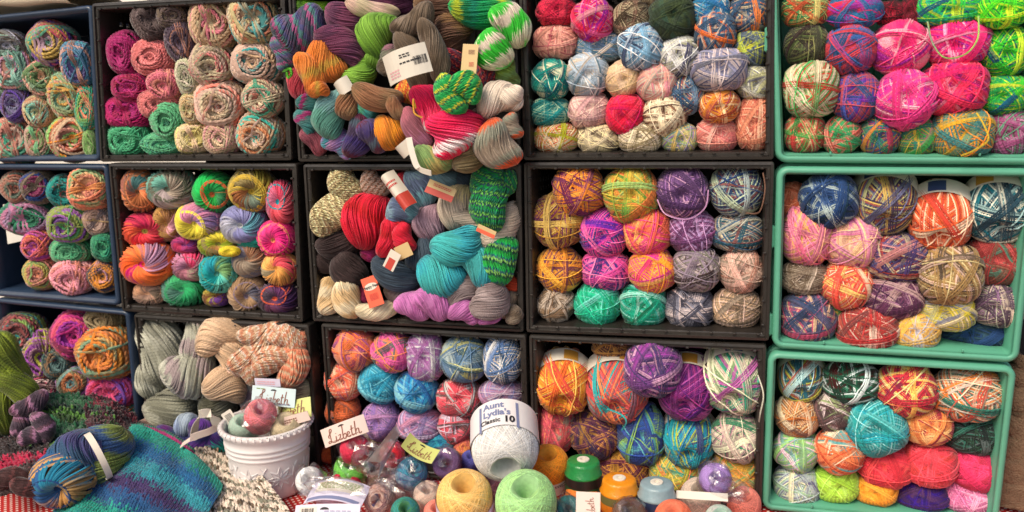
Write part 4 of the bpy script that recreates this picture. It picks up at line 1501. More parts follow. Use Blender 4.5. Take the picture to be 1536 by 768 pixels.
lidded(875, 712, 55, 56, -.12, M_DKG2, simple('deep_green_thread', '1c5a30', .5, .3, 150), M_BLKLABEL, 'dark green lidded thread spool with black label and white centre disc', None)
lidded(929, 738, 57, 52, -.16, M_OR2, simple('orange_thread', 'd9821c', .5, .3, 150), simple('olive_label', '6b6a3a', .5), 'golden orange lidded thread spool, right of the tan card', None)
lidded(985, 745, 56, 54, -.17, M_SL2, simple('navy_thread', '2c3a5c', .5, .3, 150), simple('navy_label', '2c3a5c', .4, .1), 'slate grey lidded thread spool in the row by the crate', None)

spool(874, 748, 52, 50, -.13, 'e83 f94', 'orange thread spool lying under the dark green one', axis_tilt=75, group=G_T)
M_ORCAP = simple('orange_plastic', 'e88a1e', .3, .1); M_SLATECAP = simple('slate_plastic', '7f97a3', .3, .1)


spool(853, 768, 46, 46, -.21, '377 488', 'dull teal thread ball low at the edge below orange spool', axis_tilt=40, bagged=True, group=G_T)
spool(944, 774, 50, 50, -.23, '643 754 976', 'brown thread ball in clear plastic below the golden orange spool', axis_tilt=50, bagged=True, group=G_T)
spool(1010, 782, 58, 54, -.22, 'e75 f86 d64', 'coral red thread ball at the bottom edge of the heap', axis_tilt=55, group=G_T)
spool(1050, 750, 60, 56, -.10, 'dcb ecb cba', 'beige thread ball with blue and white label, under purple bag', axis_tilt=60, band=(.05, .7, M_CARDLILAC), group=G_T)
spool(1073, 719, 48, 46, -.12, 'a8c b9d 97b', 'pale purple thread ball wrapped in a clear plastic bag', axis_tilt=30, bagged=True, group=G_T)
spool(1116, 758, 50, 52, -.10, 'e87 f98 d76', 'coral pink thread ball at the right end of the heap', axis_tilt=60, group=G_T)
spool(1079, 782, 44, 50, -.20, 'bcb acb dcc', 'sage green thread ball at the bottom edge by coral pink ball', axis_tilt=60, group=G_T)

# --- small thread balls and packs on the left of the heap
spool(466, 722, 42, 42, -.15, 'eee ddd fff', 'small white thread ball in a bag beside the white pot', axis_tilt=35, yawx=-.3, bagged=True, group=G_T)
spool(527, 709, 52, 42, -.07, '7c5 8d6 6b4', 'green thread ball beneath the red one in plastic', axis_tilt=60, bagged=True, group=G_T)
spool(532, 674, 44, 42, -.08, 'd35 e46 c24', 'red thread ball in plastic on top of the green one', axis_tilt=45, bagged=True, group=G_T)
spool(588, 682, 38, 46, -.07, 'e34 f57 d23', 'hot pink thread ball with pale centre beside the clear sleeve', axis_tilt=10, bagged=True, group=G_T)
spool(617, 711, 47, 45, -.14, '38a 649 4ab 257', 'blue, teal and violet thread ball in clear plastic', axis_tilt=40, yawx=.3, bagged=True, group=G_T)
spool(670, 694, 44, 44, -.10, '869 97a 758', 'dusky purple thread ball left of the large white ball', axis_tilt=15, bagged=True, group=G_T)
spool(706, 692, 30, 32, -.06, '55a 66b', 'small indigo thread ball half hidden by large white ball', axis_tilt=60, group=G_T)
spool(569, 748, 45, 44, -.19, 'ecb a65 547 dba', 'cream, rust and violet variegated thread ball in plastic', axis_tilt=20, yawx=-.2, bagged=True, group=G_T)
spool(641, 745, 42, 50, -.16, 'ecb edc dba', 'cream thread ball in plastic left of the yellow spool', axis_tilt=60, bagged=True, group=G_T)
spool(608, 770, 44, 40, -.23, '278 485 3aa', 'teal and green thread ball at the bottom edge', axis_tilt=50, group=G_T)
spool(655, 772, 40, 34, -.21, 'e87 f98', 'salmon thread ball under the cream one at bottom edge', axis_tilt=60, group=G_T)
spool(519, 732, 46, 40, -.10, 'd35 c24', 'crimson thread ball behind the lilac flat packs', axis_tilt=70, group=G_T)
spool(497, 745, 46, 46, -.12, 'cbd dce', 'pale lilac thread ball under the flat packs', axis_tilt=80, group=G_T)
spool(735, 738, 52, 60, -.10, '534 745 d9a', 'plum thread spool almost hidden below the large white ball', axis_tilt=70, band=(-.2, .5, M_PAPER), texts=[("Lydia", .3, -90, .1, M_INK, {})], group=G_T)
spool(690, 722, 44, 44, -.07, 'b79 c8a', 'mauve thread ball behind the yellow spool', axis_tilt=70, group=G_T)
spool(560, 712, 44, 40, -.04, 'a98 ba9 876', 'taupe thread ball behind the clear plastic sleeve', axis_tilt=60, group=G_T)
spool(596, 735, 42, 40, -.09, 'caa dbb', 'dusty rose thread ball beneath the blue and violet one', axis_tilt=60, bagged=True, group=G_T)

SCR = {'shear': .35, 'spacing': .95, 'bold': .0002}
card([(479, 646), (543, 621), (553, 648), (487, 672)], [-.10, -.08, -.09, -.11], M_CARDPINK, [('Lizbeth', .255, .0, -.08, M_BROWNINK, {}), ('~', .04, 0, -.34, M_BROWNINK, {'rows': (1, -.3, .3)})],
     'blush header card reading Lizbeth, tilted over the red thread ball', curl=1.0, group='printed header cards')
card([(614, 651), (658, 676), (648, 699), (601, 671)], [-.13, -.13, -.16, -.16], M_CARDGREEN, [('Lizbeth', .255, .02, -.06, M_BROWNINK, {}), ('~', .04, 0, -.34, M_BROWNINK, {'rows': (1, -.3, .3)})],
     'yellow green header card reading Lizbeth beside the purple thread ball', curl=-1.0, group='printed header cards')
card([(866, 737), (902, 739), (899, 790), (862, 788)], [-.24, -.24, -.26, -.26], M_CARDPINK, [('Lizbeth', .24, .12, -.02, M_BROWNINK, {'rot': 98})],
     'blush card with sideways dark script standing in front of orange spool', hole=False, group='printed header cards')
card([(466, 719), (552, 727), (543, 757), (459, 753)], [-.20, -.20, -.25, -.25], M_CARDLILAC, [('~', .035, 0, .34, M_GREENINK, {'rows': (5, -.33, .36)})],
     'lilac flat pack with white printed panel, upper one of two', strips=[(-.38, .40, -.08, .42, M_PAPER), (-.45, .45, -.45, -.30, M_BLUEINK)], hole=False, curl=1.5, name='flat_pack', cat='pack', group='lilac flat packs')
card([(440, 757), (536, 756), (538, 800), (438, 802)], [-.26, -.26, -.29, -.29], M_CARDLILAC, [('~', .03, 0, .25, M_BLUEINK, {'rows': (3, .0, .38)})],
     'lilac flat pack with a barcode, lower one at bottom edge', barcode=(-.28, .22, .20, .28, 0), strips=[(-.42, -.12, .04, .42, M_PAPER)], curl=1.0, name='flat_pack', cat='pack', group='lilac flat packs')
card([(1015, 735), (1092, 741), (1092, 752), (1014, 748)], [-.16, -.16, -.17, -.17], M_PAPER, [], 'narrow white paper strip lying on the beige thread ball', hole=False, name='paper_strip', cat='label')
# clear folded plastic sleeve
mb = MB()
A = at(595, 636, -.10); B = at(551, 692, -.17); C = at(571, 694, -.19); D = at(567, 717, -.19); E_ = at(600, 650, -.12)
for tri in ((A, B, C), (A, C, E_), (E_, C, D)):
    i = len(mb.v); n_ = (tri[1] - tri[0]).cross(tri[2] - tri[0]).normalized() * .0008
    mb.v += [Vector(t) for t in tri] + [Vector(t) + n_ for t in tri]
    mb.f += [(i, i + 1, i + 2), (i + 3, i + 5, i + 4), (i, i + 3, i + 4, i + 1), (i + 1, i + 4, i + 5, i + 2), (i + 2, i + 5, i + 3, i)]
M_SLEEVE = bag_mat(); M_SLEEVE.name = 'stiff_clear_plastic'
for nd in M_SLEEVE.node_tree.nodes:
    if nd.type == 'MAP_RANGE': nd.inputs[3].default_value = .35
    if nd.type == 'BSDF_GLOSSY': nd.inputs['Roughness'].default_value = .35
sl = mb.build('plastic_sleeve', M_SLEEVE); tag(sl, 'clear pointed plastic sleeve standing between red and pink thread balls', 'sleeve')

# --- white pot
M_POT = simple('white_glazed_plastic', 'e6e1e0', .35, .05, 8)
PY = -.095
pt = at(399, 630, PY); kp = mpp(pt); pr = 66 * kp; pz = pt.z; pb = tz
pot = empty('flower_pot', (pt.x, pt.y, pb)); hgt = pz - pb
print('POT h', hgt, 'r', pr, 'base px', )
r0, r1 = pr * .79, pr * .97
def rad(z): return r0 + (r1 - r0) * (z / hgt) ** .9
prof = [(.001, .004), (r0 * .8, .004), (r0 * .86, 0), (r0 * .97, 0), (r0, .003)]
prof += [(rad(z), z) for z in np.linspace(.006, hgt * .58, 8)]
for zc in (.62, .69, .76):
    z = hgt * zc; prof += [(rad(z) + .0, z - .004), (rad(z) + .0022, z - .002), (rad(z) + .0022, z + .001), (rad(z), z + .003)]
prof += [(rad(hgt * .9), hgt * .84), (rad(hgt * .9) + .001, hgt * .88), (r1 + .004, hgt * .91), (r1 + .006, hgt * .95), (r1 + .006, hgt * .99), (r1 + .003, hgt), (r1 - .002, hgt * .995), (r1 - .004, hgt * .9), (r0 - .004, .01), (.001, .008)]
mb = lathe(prof, 64)
body = mb.build('pot_body', M_POT, pot, smooth=True)
# scalloped rim: little beads round the edge
mb = MB()
for i in range(44):
    a = 2 * math.pi * i / 44; c = Vector(((r1 + .0045) * math.cos(a), (r1 + .0045) * math.sin(a), hgt * .965))
    mb.box(c, (.007, .007, .010), Matrix.Rotation(a, 3, 'Z'), bev=.0024)
sb = mb.build('scalloped_edge', M_POT, pot, smooth=True); sb['kind'] = 'stuff'
def relief(fn_pts, name):
    mb = MB()
    for (pts, wd) in fn_pts:
        P = []
        for s_, z_ in pts:
            pass
        for k in range(len(pts) - 1):
            (s0, z0), (s1, z1) = pts[k], pts[k + 1]
            dx, dz = s1 - s0, z1 - z0; L_ = math.hypot(dx, dz) or 1; nx_, nz_ = -dz / L_ * wd, dx / L_ * wd
            def W(s, z, e): a = s / r0; r = rad(z) + e; return Vector((r * math.cos(a), r * math.sin(a), z))
            i = len(mb.v)
            for (s, z) in ((s0, z0), (s1, z1)):
                mb.v += [W(s + nx_, z + nz_, -.0003), W(s, z, .0022), W(s - nx_, z - nz_, -.0003)]
            mb.f += [(i, i + 3, i + 4, i + 1), (i + 1, i + 4, i + 5, i + 2)]
    return mb.build(name, M_POT, pot, smooth=True)
nfl = 8
for i in range(nfl):
    s0 = 2 * math.pi * r0 * i / nfl; zc = hgt * .33
    fl = []
    for k in range(8):
        a = k * math.pi / 4
        c_, s_ = math.cos(a), math.sin(a); L1 = hgt * .17; wv = .0035
        fl.append(([(s0 + c_ * .002, zc + s_ * .002), (s0 + c_ * L1 * .5 - s_ * wv, zc + s_ * L1 * .5 + c_ * wv), (s0 + c_ * L1, zc + s_ * L1), (s0 + c_ * L1 * .5 + s_ * wv, zc + s_ * L1 * .5 - c_ * wv), (s0 + c_ * .002, zc + s_ * .002)], .0011))
    o = relief(fl, 'embossed_flower')
    s1 = s0 + math.pi * r0 / nfl
    relief([([(s1 - .006, hgt * .14), (s1, hgt * .2), (s1 - .004, hgt * .33), (s1, hgt * .45), (s1 + .006, hgt * .52)], .0014), ([(s1 + .006, hgt * .14), (s1, hgt * .2), (s1 + .004, hgt * .33), (s1, hgt * .45), (s1 - .006, hgt * .52)], .0014)], 'embossed_leaf')
tag(pot, 'white round pot with embossed flowers holding thread and cards', 'pot')

spool(391, 625, 48, 46, PY - .02, 'e88 f9a d77', 'pink thread ball in plastic sitting inside the white pot', axis_tilt=50, yawx=.1, bagged=True, group='thread and cards in the white pot')
spool(430, 645, 48, 46, PY, 'cb9 dca', 'straw coloured thread ball low inside the white pot', axis_tilt=60, group='thread and cards in the white pot')
spool(365, 645, 44, 46, PY, 'bcb acb', 'pale sage thread ball low inside the white pot', axis_tilt=60, group='thread and cards in the white pot')
card([(381, 578), (446, 584), (440, 612), (375, 605)], [PY + .02] * 2 + [PY + .01] * 2, M_CARDBLUE, [('Lizbeth', .24, .02, -.06, M_BROWNINK, {}), ('~', .05, 0, -.38, M_BLUEINK, {'rows': (1, -.35, .4)}), ('~', .05, 0, .36, M_GREENINK, {'rows': (1, -.4, -.2)})],
     'pale blue header card reading Lizbeth standing in the white pot', strips=[(-.5, .5, .38, .5, M_CARDBLUE)], group='printed header cards')
card([(383, 567), (421, 569), (420, 580), (382, 579)], [PY + .03] * 4, M_CARDLILAC, [('~', .14, 0, .1, M_PINKINK, {'rows': (2, -.4, .3)})], 'small grey card peeping above the pale blue header card', hole=False, group='printed header cards')
card([(415, 608), (461, 596), (467, 623), (415, 640)], [PY + .03, PY + .02, PY, PY + .01], M_CARDGREEN, [('Lizbeth', .27, 0, .05, M_BROWNINK, {})],
     'lime header card reading Lizbeth at the right of the pot', curl=1, group='printed header cards')
card([(418, 628), (463, 616), (464, 630), (420, 643)], [PY - .005] * 4, M_CARDPINK, [('~', .12, 0, .1, M_BROWNINK, {'rows': (2, -.4, .1)})],
     'beige slip of card in front of the lime card in pot', hole=False, group='printed header cards')
card([(330, 624), (344, 613), (366, 643), (352, 650)], [PY - .01, PY, PY, PY - .02], M_PAPER, [('~', .03, 0, .35, M_INK, {'rows': (7, -.3, .3)})],
     'narrow white and green card leaning at the left of pot', strips=[(-.5, .5, -.5, -.2, M_GREENINK)], hole=False, group='printed header cards')

# --- tags and labels among the hanks
def z3(x, y): return (400 + x / 2.955, y / 2.955)
def z8(x, y): return (440 + x / 2.844, 230 + y / 2.844)
card([z3(500, 250), z3(693, 187), z3(722, 310), z3(538, 388)], [-.115, -.12, -.125, -.115], M_PAPER,
     [('~', .04, 0, .28, M_INK, {'rows': (2, -.02, .2)}), ('~', .05, 0, .02, M_INK, {'rows': (1, -.05, .38)}), ('~', .05, 0, -.15, M_PINKINK, {'rows': (3, -.38, -.1)})],
     'large white paper label with barcode across the taupe brown hank', barcode=(.35, -.02, .22, .28, 0), hole=False, curl=2, name='yarn_label', cat='label', group='paper labels on the hanks')
card([z3(862, 195), z3(930, 196), z3(938, 335), z3(868, 330)], [-.07, -.07, -.08, -.08], M_TAN, [('~', .02, 0, .3, M_BROWNINK, {'rows': (4, -.1, .3)}), ('~', .02, 0, -.1, M_REDINK, {'rows': (4, .0, .3)})],
     'tan paper tag hanging between maroon striped and neon green hanks', hole=False, name='yarn_label', cat='label', group='paper labels on the hanks')
card([z3(535, 672), z3(620, 625), z3(645, 660), z3(632, 697)], [-.08, -.09, -.09, -.08], M_PAPER, [], 'blank white paper label below the bright orange hank', hole=False, curl=1, name='yarn_label', cat='label', group='paper labels on the hanks')
card([z3(290, 390), z3(335, 330), z3(400, 395), z3(330, 420)], [-.05, -.05, -.05, -.05], M_PAPER, [], 'white paper label tucked between aqua and golden brown hanks', hole=False, curl=1, name='yarn_label', cat='label', group='paper labels on the hanks')
M_CORAL = simple('coral_card', 'ef6a4c', .5, .05); M_REDLAB = simple('red_label', 'c9483c', .5, .05)
card([z8(288, 540), z8(345, 517), z8(393, 640), z8(325, 662)], [-.02, -.02, -.03, -.03], M_CORAL, [('Happy Feet', .13, .0, .17, M_INK, {'bold': .00025}), ('~', .02, 0, -.08, M_REDINK, {'rows': (6, -.25, .3)})],
     'coral hang tag with white oval in front of off white hank', oval=(0, .17, .43, .12), hole=False, name='yarn_label', cat='label', group='paper labels on the hanks')
card([z8(355, 120), z8(405, 85), z8(530, 195), z8(480, 248)], [-.04, -.04, -.05, -.05], M_PAPER, [('~', .05, 0, .25, M_REDINK, {'rows': (2, -.3, .35)})],
     'white and red paper label over the pale blue hank', strips=[(-.5, .5, -.5, -.12, M_REDLAB)], hole=False, curl=2, name='yarn_label', cat='label', group='paper labels on the hanks')
card([z8(570, 105), z8(682, 148), z8(690, 218), z8(572, 168)], [-.03, -.03, -.04, -.04], M_TAN, [('~', .06, 0, .3, M_REDINK, {'rows': (2, -.3, .35)})],
     'tan and red paper label at the top of middle hanks', strips=[(-.5, .5, -.5, -.05, M_REDLAB)], hole=False, name='yarn_label', cat='label', group='paper labels on the hanks')
card([z8(398, 440), z8(437, 372), z8(440, 470), z8(408, 545)], [-.05, -.05, -.05, -.05], M_PAPER, [], 'narrow white and red label across the slate grey hank', strips=[(-.5, .1, -.3, .3, M_REDLAB)], hole=False, name='yarn_label', cat='label', group='paper labels on the hanks')
card([z8(440, 400), z8(505, 368), z8(495, 440), z8(442, 462)], [-.04] * 4, M_TAN, [], 'plain cream paper label right of the narrow red one', hole=False, name='yarn_label', cat='label', group='paper labels on the hanks')
card([z8(770, 290), z8(855, 330), z8(868, 370), z8(800, 340)], [-.06] * 4, M_TAN, [], 'small orange and cream label below the green flecked hank', strips=[(-.5, .5, -.5, 0, M_CORAL)], hole=False, name='yarn_label', cat='label', group='paper labels on the hanks')
# folded paper loop hanging from the sage hank
def strip(pts, Ys, wpx, mat, name, label):
    C_ = [at(x, y, Y) for (x, y), Y in zip(pts, Ys)]
    Q = []
    n = 24
    for i in range(n + 1):                # Catmull-Rom
        t = i / n * (len(C_) - 1); k = min(int(t), len(C_) - 2); u = t - k
        p0, p1, p2, p3 = C_[max(k - 1, 0)], C_[k], C_[k + 1], C_[min(k + 2, len(C_) - 1)]
        Q.append(.5 * ((2 * p1) + (p2 - p0) * u + (2 * p0 - 5 * p1 + 4 * p2 - p3) * u * u + (3 * p1 - p0 - 3 * p2 + p3) * u ** 3))
    k = mpp(Q[0]) * wpx / 2
    mb = MB(); P = []
    for i, q in enumerate(Q):
        T = (Q[min(i + 1, n)] - Q[max(i - 1, 0)]).normalized(); B = T.cross(Vector((0, -.35, 1))).normalized()
        B = T.cross(B).normalized() if abs(T.z) < .5 else B
        Nn = T.cross(B) * .0006
        P.append([q - B * k + Nn, q + B * k + Nn, q + B * k - Nn, q - B * k - Nn, q - B * k + Nn])
    mb.grid(P); o = mb.build(name, mat, None, smooth=False)
    tag(o, label, 'label'); return o
strip([z3(630, 610), z3(645, 680), z3(672, 745), z3(730, 768)], [-.10, -.11, -.12, -.13], 9, M_PAPER, 'paper_loop', 'white paper loop hanging under the sage green hank')
strip([(291, 652), (294, 634), (303, 621), (318, 622), (328, 640)], [-.10, -.12, -.13, -.12, -.10], 15, M_PAPER, 'paper_loop', 'curled white label band standing over purple yarn beside the pot')
strip([(272, 668), (292, 655), (312, 648), (326, 641)], [-.13, -.13, -.12, -.10], 12, M_CARDPINK, 'paper_loop', 'flat cream label strip below the curled white band')

# --- left heap: noro ball, shawls, knits
def grp(name, base, label, cat, group=None):
    e = empty(name, base); tag(e, label, cat, group); return e
def roll_obj(nm, px, py, w, h, Y, k, pal, fq, parent, yawx=0, tilt=0, elong=1.0):
    p = at(px, py, Y); kk = mpp(p); yaw, pit = view_angles(p)
    R = Matrix.Rotation(yaw + yawx, 3, 'Z') @ Matrix.Rotation(R_(tilt), 3, 'X')
    o = bpy.data.objects.new(nm, BANK[k][RNG.randrange(len(BANK[k]))]); COL.objects.link(o)
    o.parent = parent; o.location = Vector(p) - Vector(parent.location); o.rotation_euler = R.to_euler(); o.scale = (w * kk / 2, w * kk / 2 * elong, h * kk / 2)
    set_cols(o, pal, fq, RNG.random()); return o
e = grp('yarn_ball', at(110, 745, -.26), 'large blue, violet and olive yarn ball with paper band on the shawls', 'yarn ball')
roll_obj('front_winding', 96, 717, 88, 78, -.27, 'r', '147 a85 28a 258 c95', 1.0, e, -.4, 12)
lobe_obj('middle_winding', 128, 692, 92, 74, 55, -.23, 'h', '357 46a 269 447', .8, .2, e)
lobe_obj('back_winding', 156, 682, 84, 72, 60, -.20, 'h', '784 465 895 358', .8, .2, e)
p_ = at(147, 684, -.24)
mb = MB(); P = []
kk = mpp(p_)
ax = (at(175, 672, -.19) - at(105, 708, -.26)).normalized(); s1 = ax.cross(Vector((0, 0, 1))).normalized(); s2 = ax.cross(s1)
for i in range(30):
    a = 2 * math.pi * i / 30; P.append([Vector(p_) - Vector(e.location) + (s1 * math.cos(a) + s2 * math.sin(a)) * 38 * kk + ax * d for d in (-.006, .006)])
mb.grid(P, closed_u=True); mb.build('label_band', M_PAPER, e, smooth=True)

# surfaces made of real stitches
def bez(u, n=3):
    return np.array([math.comb(n, k) * u ** k * (1 - u) ** (n - k) for k in range(n + 1)])
def knit(name, net, nu, nv, pal, freq, label, cat, coarse=1.0, bump=.0, vcol=True, mat=None, holes=0.0, seed=0, jitter=.0):
    """net: 4x4 of (px, py, Y); stitches run in columns along v"""
    P = np.array([[tuple(at(*c)) for c in row] for row in net])       # [u][v]
    rs = np.random.RandomState(seed)
    ph = rs.rand(8) * 6.28
    def S_(u, v):
        p = np.einsum('i,j,ijk->k', bez(u), bez(v), P)
        if bump:
            p = p + np.array([0, -.5, .86]) * bump * (math.sin(u * 9 + ph[0]) * math.sin(v * 7 + ph[1]) + .6 * math.sin(u * 19 + ph[2] + v * 5) * math.sin(v * 15 + ph[3]))
        return p
    gu, gv = nu * 2 + 1, nv + 1
    G = np.array([[S_(i / (gu - 1), j / (gv - 1)) for j in range(gv)] for i in range(gu)])
    du = np.gradient(G, axis=0); dv = np.gradient(G, axis=1)
    Nn = np.cross(du, dv); Nn /= np.linalg.norm(Nn, axis=2, keepdims=True) + 1e-9
    tocam = np.array(CAM) - G
    Nn *= np.sign((Nn * tocam).sum(2, keepdims=True))
    cell = np.linalg.norm(G[2, 0] - G[0, 0]) if nu else .004
    cw = float(np.linalg.norm(G[-1] - G[0], axis=1).mean()) / nu
    curves, outs, base, jj = [], [], [], []
    for i in range(nu):
        for j in range(nv):
            if holes and rs.rand() < holes: continue
            c = 2 * i + 1
            h_ = .35 * cw
            a0 = G[c, j]; n0 = Nn[c, j]
            for s in (-1, 1):
                bp_ = G[c + s, j]; tp = G[c + s, min(j + 1, gv - 1)]; bt = G[c, max(j, 0)]
                jt = rs.normal(size=3) * jitter * cw
                p0 = bt * .92 + bp_ * .08 - n0 * h_ * .3; p3 = tp * .75 + G[c, min(j + 1, gv - 1)] * .25 + n0 * h_ * .1
                p1 = bt * .55 + bp_ * .45 + n0 * h_ * .9 + (tp - bp_) * .15 + jt; p2 = bt * .2 + bp_ * .8 + (tp - bp_) * .65 + n0 * h_ * .9 + jt
                curves.append([p0, p1, p2, p3 + (tp - bp_) * .25]); outs.append([n0] * 4)
                tsv = (j / nv if vcol else i / nu) + rs.normal() * .012
                base.append(tsv); jj.append(rs.rand())
    C = np.array(curves); V, Q, ac = ribbons(C, False, cw * .24 * coarse, np.array(outs))
    ts = np.repeat(np.repeat(base, 4), 3); J = np.repeat(np.repeat(jj, 4), 3)
    Gb = G - Nn * cw * .18
    idx = np.arange(gu * gv).reshape(gu, gv)
    Qb = np.stack([idx[:-1, :-1], idx[1:, :-1], idx[1:, 1:], idx[:-1, 1:]], -1).reshape(-1, 4)
    vv = np.tile(np.linspace(0, 1, gv), gu) if vcol else np.repeat(np.linspace(0, 1, gu), gv)
    V, Q, A = merge([(V, Q, ts, J, ac), (Gb.reshape(-1, 3), Qb, vv, np.zeros(gu * gv), np.zeros(gu * gv))])
    me = mesh_np(name, V, Q, A)
    o = link(name, me, mat or M_YARN)
    set_cols(o, pal, freq, 0.02)
    tag(o, label, cat); return o

# long striped knit, stripes run down to the right
net = [[(192, 640, -.08), (150, 672, -.14), (118, 715, -.21), (78, 772, -.30)],
       [(238, 640, -.09), (200, 690, -.20), (165, 735, -.27), (130, 800, -.34)],
       [(286, 668, -.13), (262, 715, -.24), (230, 760, -.31), (200, 812, -.36)],
       [(334, 728, -.19), (318, 765, -.27), (290, 792, -.32), (262, 820, -.37)]]
knit('knitted_scarf', net, 50, 44, '298 269 39a 436 258', 1.2, 'hand knitted scarf striped teal, blue, cyan and purple in front of crates', 'scarf', 1.1, .008, seed=3, jitter=.05)
net = [[(196, 640, -.07), (192, 628, -.05), (196, 640, -.03), (205, 662, -.03)],
       [(240, 642, -.07), (240, 626, -.05), (245, 640, -.03), (250, 662, -.03)],
       [(284, 668, -.10), (284, 655, -.08), (290, 665, -.05), (292, 680, -.04)],
       [(332, 728, -.17), (338, 716, -.15), (340, 712, -.12), (340, 718, -.10)]]
knit('scarf_fold', net, 44, 16, 'a37 276 455 547', 1.3, 'rose and teal back fold of knit behind the striped scarf', 'scarf', 1.0, .002, seed=4)
# crocheted cream and brown scarf
M_CRO = yarn_mat('crochet_spots', 150, .3, 30)
net = [[(296, 668, -.09), (290, 700, -.14), (282, 735, -.20), (272, 790, -.28)],
       [(325, 676, -.09), (325, 712, -.15), (322, 745, -.21), (325, 800, -.28)],
       [(360, 705, -.12), (370, 730, -.17), (380, 760, -.22), (385, 800, -.28)],
       [(392, 715, -.17), (415, 740, -.20), (440, 770, -.25), (450, 800, -.28)]]
knit('crocheted_scarf', net, 30, 26, 'dcb edc 654 887 dcb', 7.3, 'cream, brown and grey green crocheted scarf in front of white pot', 'scarf', 1.35, .003, mat=M_CRO, holes=.12, seed=5, jitter=.25)
net = [[(285, 660, -.07), (283, 672, -.09), (285, 690, -.12), (295, 700, -.14)],
       [(305, 648, -.06), (300, 668, -.09), (302, 690, -.12), (308, 702, -.15)],
       [(325, 652, -.05), (322, 672, -.08), (325, 690, -.11), (330, 702, -.13)],
       [(338, 668, -.05), (338, 680, -.07), (342, 692, -.10), (346, 705, -.12)]]
knit('crocheted_scarf', net, 12, 12, 'ca8 543 ba9 332', 5.3, 'dark brown speckled end of crochet beside the paper band', 'scarf', 1.4, .003, mat=M_CRO, holes=.1, seed=6, jitter=.3)
e = grp('yarn_hank', at(285, 690, -.06), 'purple and blue hank behind the curled white label band', 'yarn hank')
for a in ((262, 660, 60, 34, -30, -.05, '448 627 357'), (300, 652, 46, 36, 80, -.07, '547 639 337'), (330, 676, 70, 36, -75, -.06, '26a 538 2a9 337'), (282, 640, 40, 30, 20, -.03, 'bcd 9ac')):
    lobe_obj('hank_fold', a[0], a[1], a[2], a[3], a[4], a[5], 'h', a[6], .8, .1, e)
# shawls
M_CHEN = yarn_mat('chunky_crochet', 90, .35, 30)
net = [[(38, 602, -.08), (28, 640, -.14), (22, 680, -.20), (40, 715, -.26)],
       [(80, 578, -.06), (85, 625, -.15), (85, 665, -.22), (90, 700, -.27)],
       [(135, 590, -.06), (140, 625, -.15), (140, 660, -.20), (130, 690, -.24)],
       [(172, 615, -.06), (178, 640, -.12), (178, 655, -.15), (160, 690, -.20)]]
knit('crocheted_shawl', net, 26, 26, '153 364 132 583 241', 2.6, 'dark green crocheted shawl heaped in front of the bottom blue crate', 'shawl', 1.25, .007, mat=M_CHEN, holes=.10, seed=8, jitter=.35)
net = [[(128, 592, -.05), (125, 620, -.12), (135, 645, -.18), (130, 680, -.24)],
       [(150, 590, -.05), (155, 620, -.12), (160, 650, -.17), (165, 670, -.20)],
       [(178, 602, -.04), (182, 625, -.09), (185, 650, -.13), (188, 668, -.17)],
       [(205, 625, -.03), (205, 640, -.07), (205, 655, -.10), (206, 670, -.13)]]
knit('crocheted_shawl', net, 20, 22, '412 723 301 533', 1.8, 'maroon crocheted shawl end lying right of the green shawl', 'shawl', 1.3, .006, mat=M_CHEN, holes=.12, seed=9, jitter=.35)
net = [[(-30, 690, -.20), (-30, 710, -.26), (-20, 735, -.31), (0, 742, -.33)],
       [(-5, 640, -.14), (10, 670, -.22), (15, 710, -.28), (30, 732, -.31)],
       [(50, 655, -.17), (45, 675, -.24), (50, 695, -.28), (50, 722, -.30)],
       [(72, 660, -.18), (75, 680, -.24), (72, 700, -.27), (62, 715, -.29)]]
knit('crocheted_shawl', net, 20, 24, '322 211 b14 433 a13', 1.0, 'black crocheted shawl with a magenta band at far left', 'shawl', 1.3, .006, mat=M_CHEN, holes=.12, seed=10, jitter=.35)
e = grp('crocheted_ring', at(45, 665, -.20), 'mauve and brown speckled crocheted coil lying on the green shawl', 'shawl')
for a in ((32, 628, 50, 26, 75, -.17), (45, 606, 52, 26, 25, -.16), (64, 640, 46, 24, -70, -.20), (50, 655, 40, 24, 0, -.21)):
    lobe_obj('crochet_coil', *a[:5], a[5], 'w', '434 645 a79 323', 2.3, .1, e)
e = grp('crocheted_ring', at(35, 745, -.33), 'dark brown crocheted edge lying on the red dotted cloth', 'shawl')
for a in ((20, 718, 50, 26, -15, -.31), (42, 730, 46, 24, -20, -.32), (8, 722, 30, 24, 30, -.31), (56, 722, 30, 22, 40, -.30)):
    lobe_obj('crochet_coil', *a[:5], a[5], 'w', '422 633 311 533', 2.3, .1, e)
e = grp('yarn_hank', at(10, 640, -.14), 'lime green thick yarn hank hanging at the left edge', 'yarn hank')
for a in ((10, 545, 90, 50, -75, -.14), (24, 580, 70, 36, -50, -.15), (8, 610, 80, 50, 70, -.15), (-8, 570, 90, 50, -85, -.12), (22, 618, 60, 30, 75, -.14)):
    lobe_obj('hank_fold', *a[:5], a[5], 'w', '671 782 561', .8, .1, e)
# underlay so that the heap rests on something: folded dark cloth
mb = MB(); P = []
for i in range(25):
    u = i / 24; row = []
    for j in range(13):
        v = j / 12; x = .10 + (.02 - .10) * v - .30 + .50 * u - .12
        y = -.03 - .20 * v; hh = .050 * math.sin(math.pi * min(1, u * 1.05 + .02)) ** .5 * (1 - v) ** .5 * (1 + .15 * math.sin(u * 14 + v * 5))
        row.append(Vector((x, y, tz + .001 + hh)))
    P.append(row)
mb.grid(P); o = mb.build('folded_cloth', simple('dark_wool_cloth', '2b2024', .95, .3, 30, .8, 200), None, smooth=True)
tag(o, 'dark wool cloth folded beneath the heap of shawls', 'cloth')

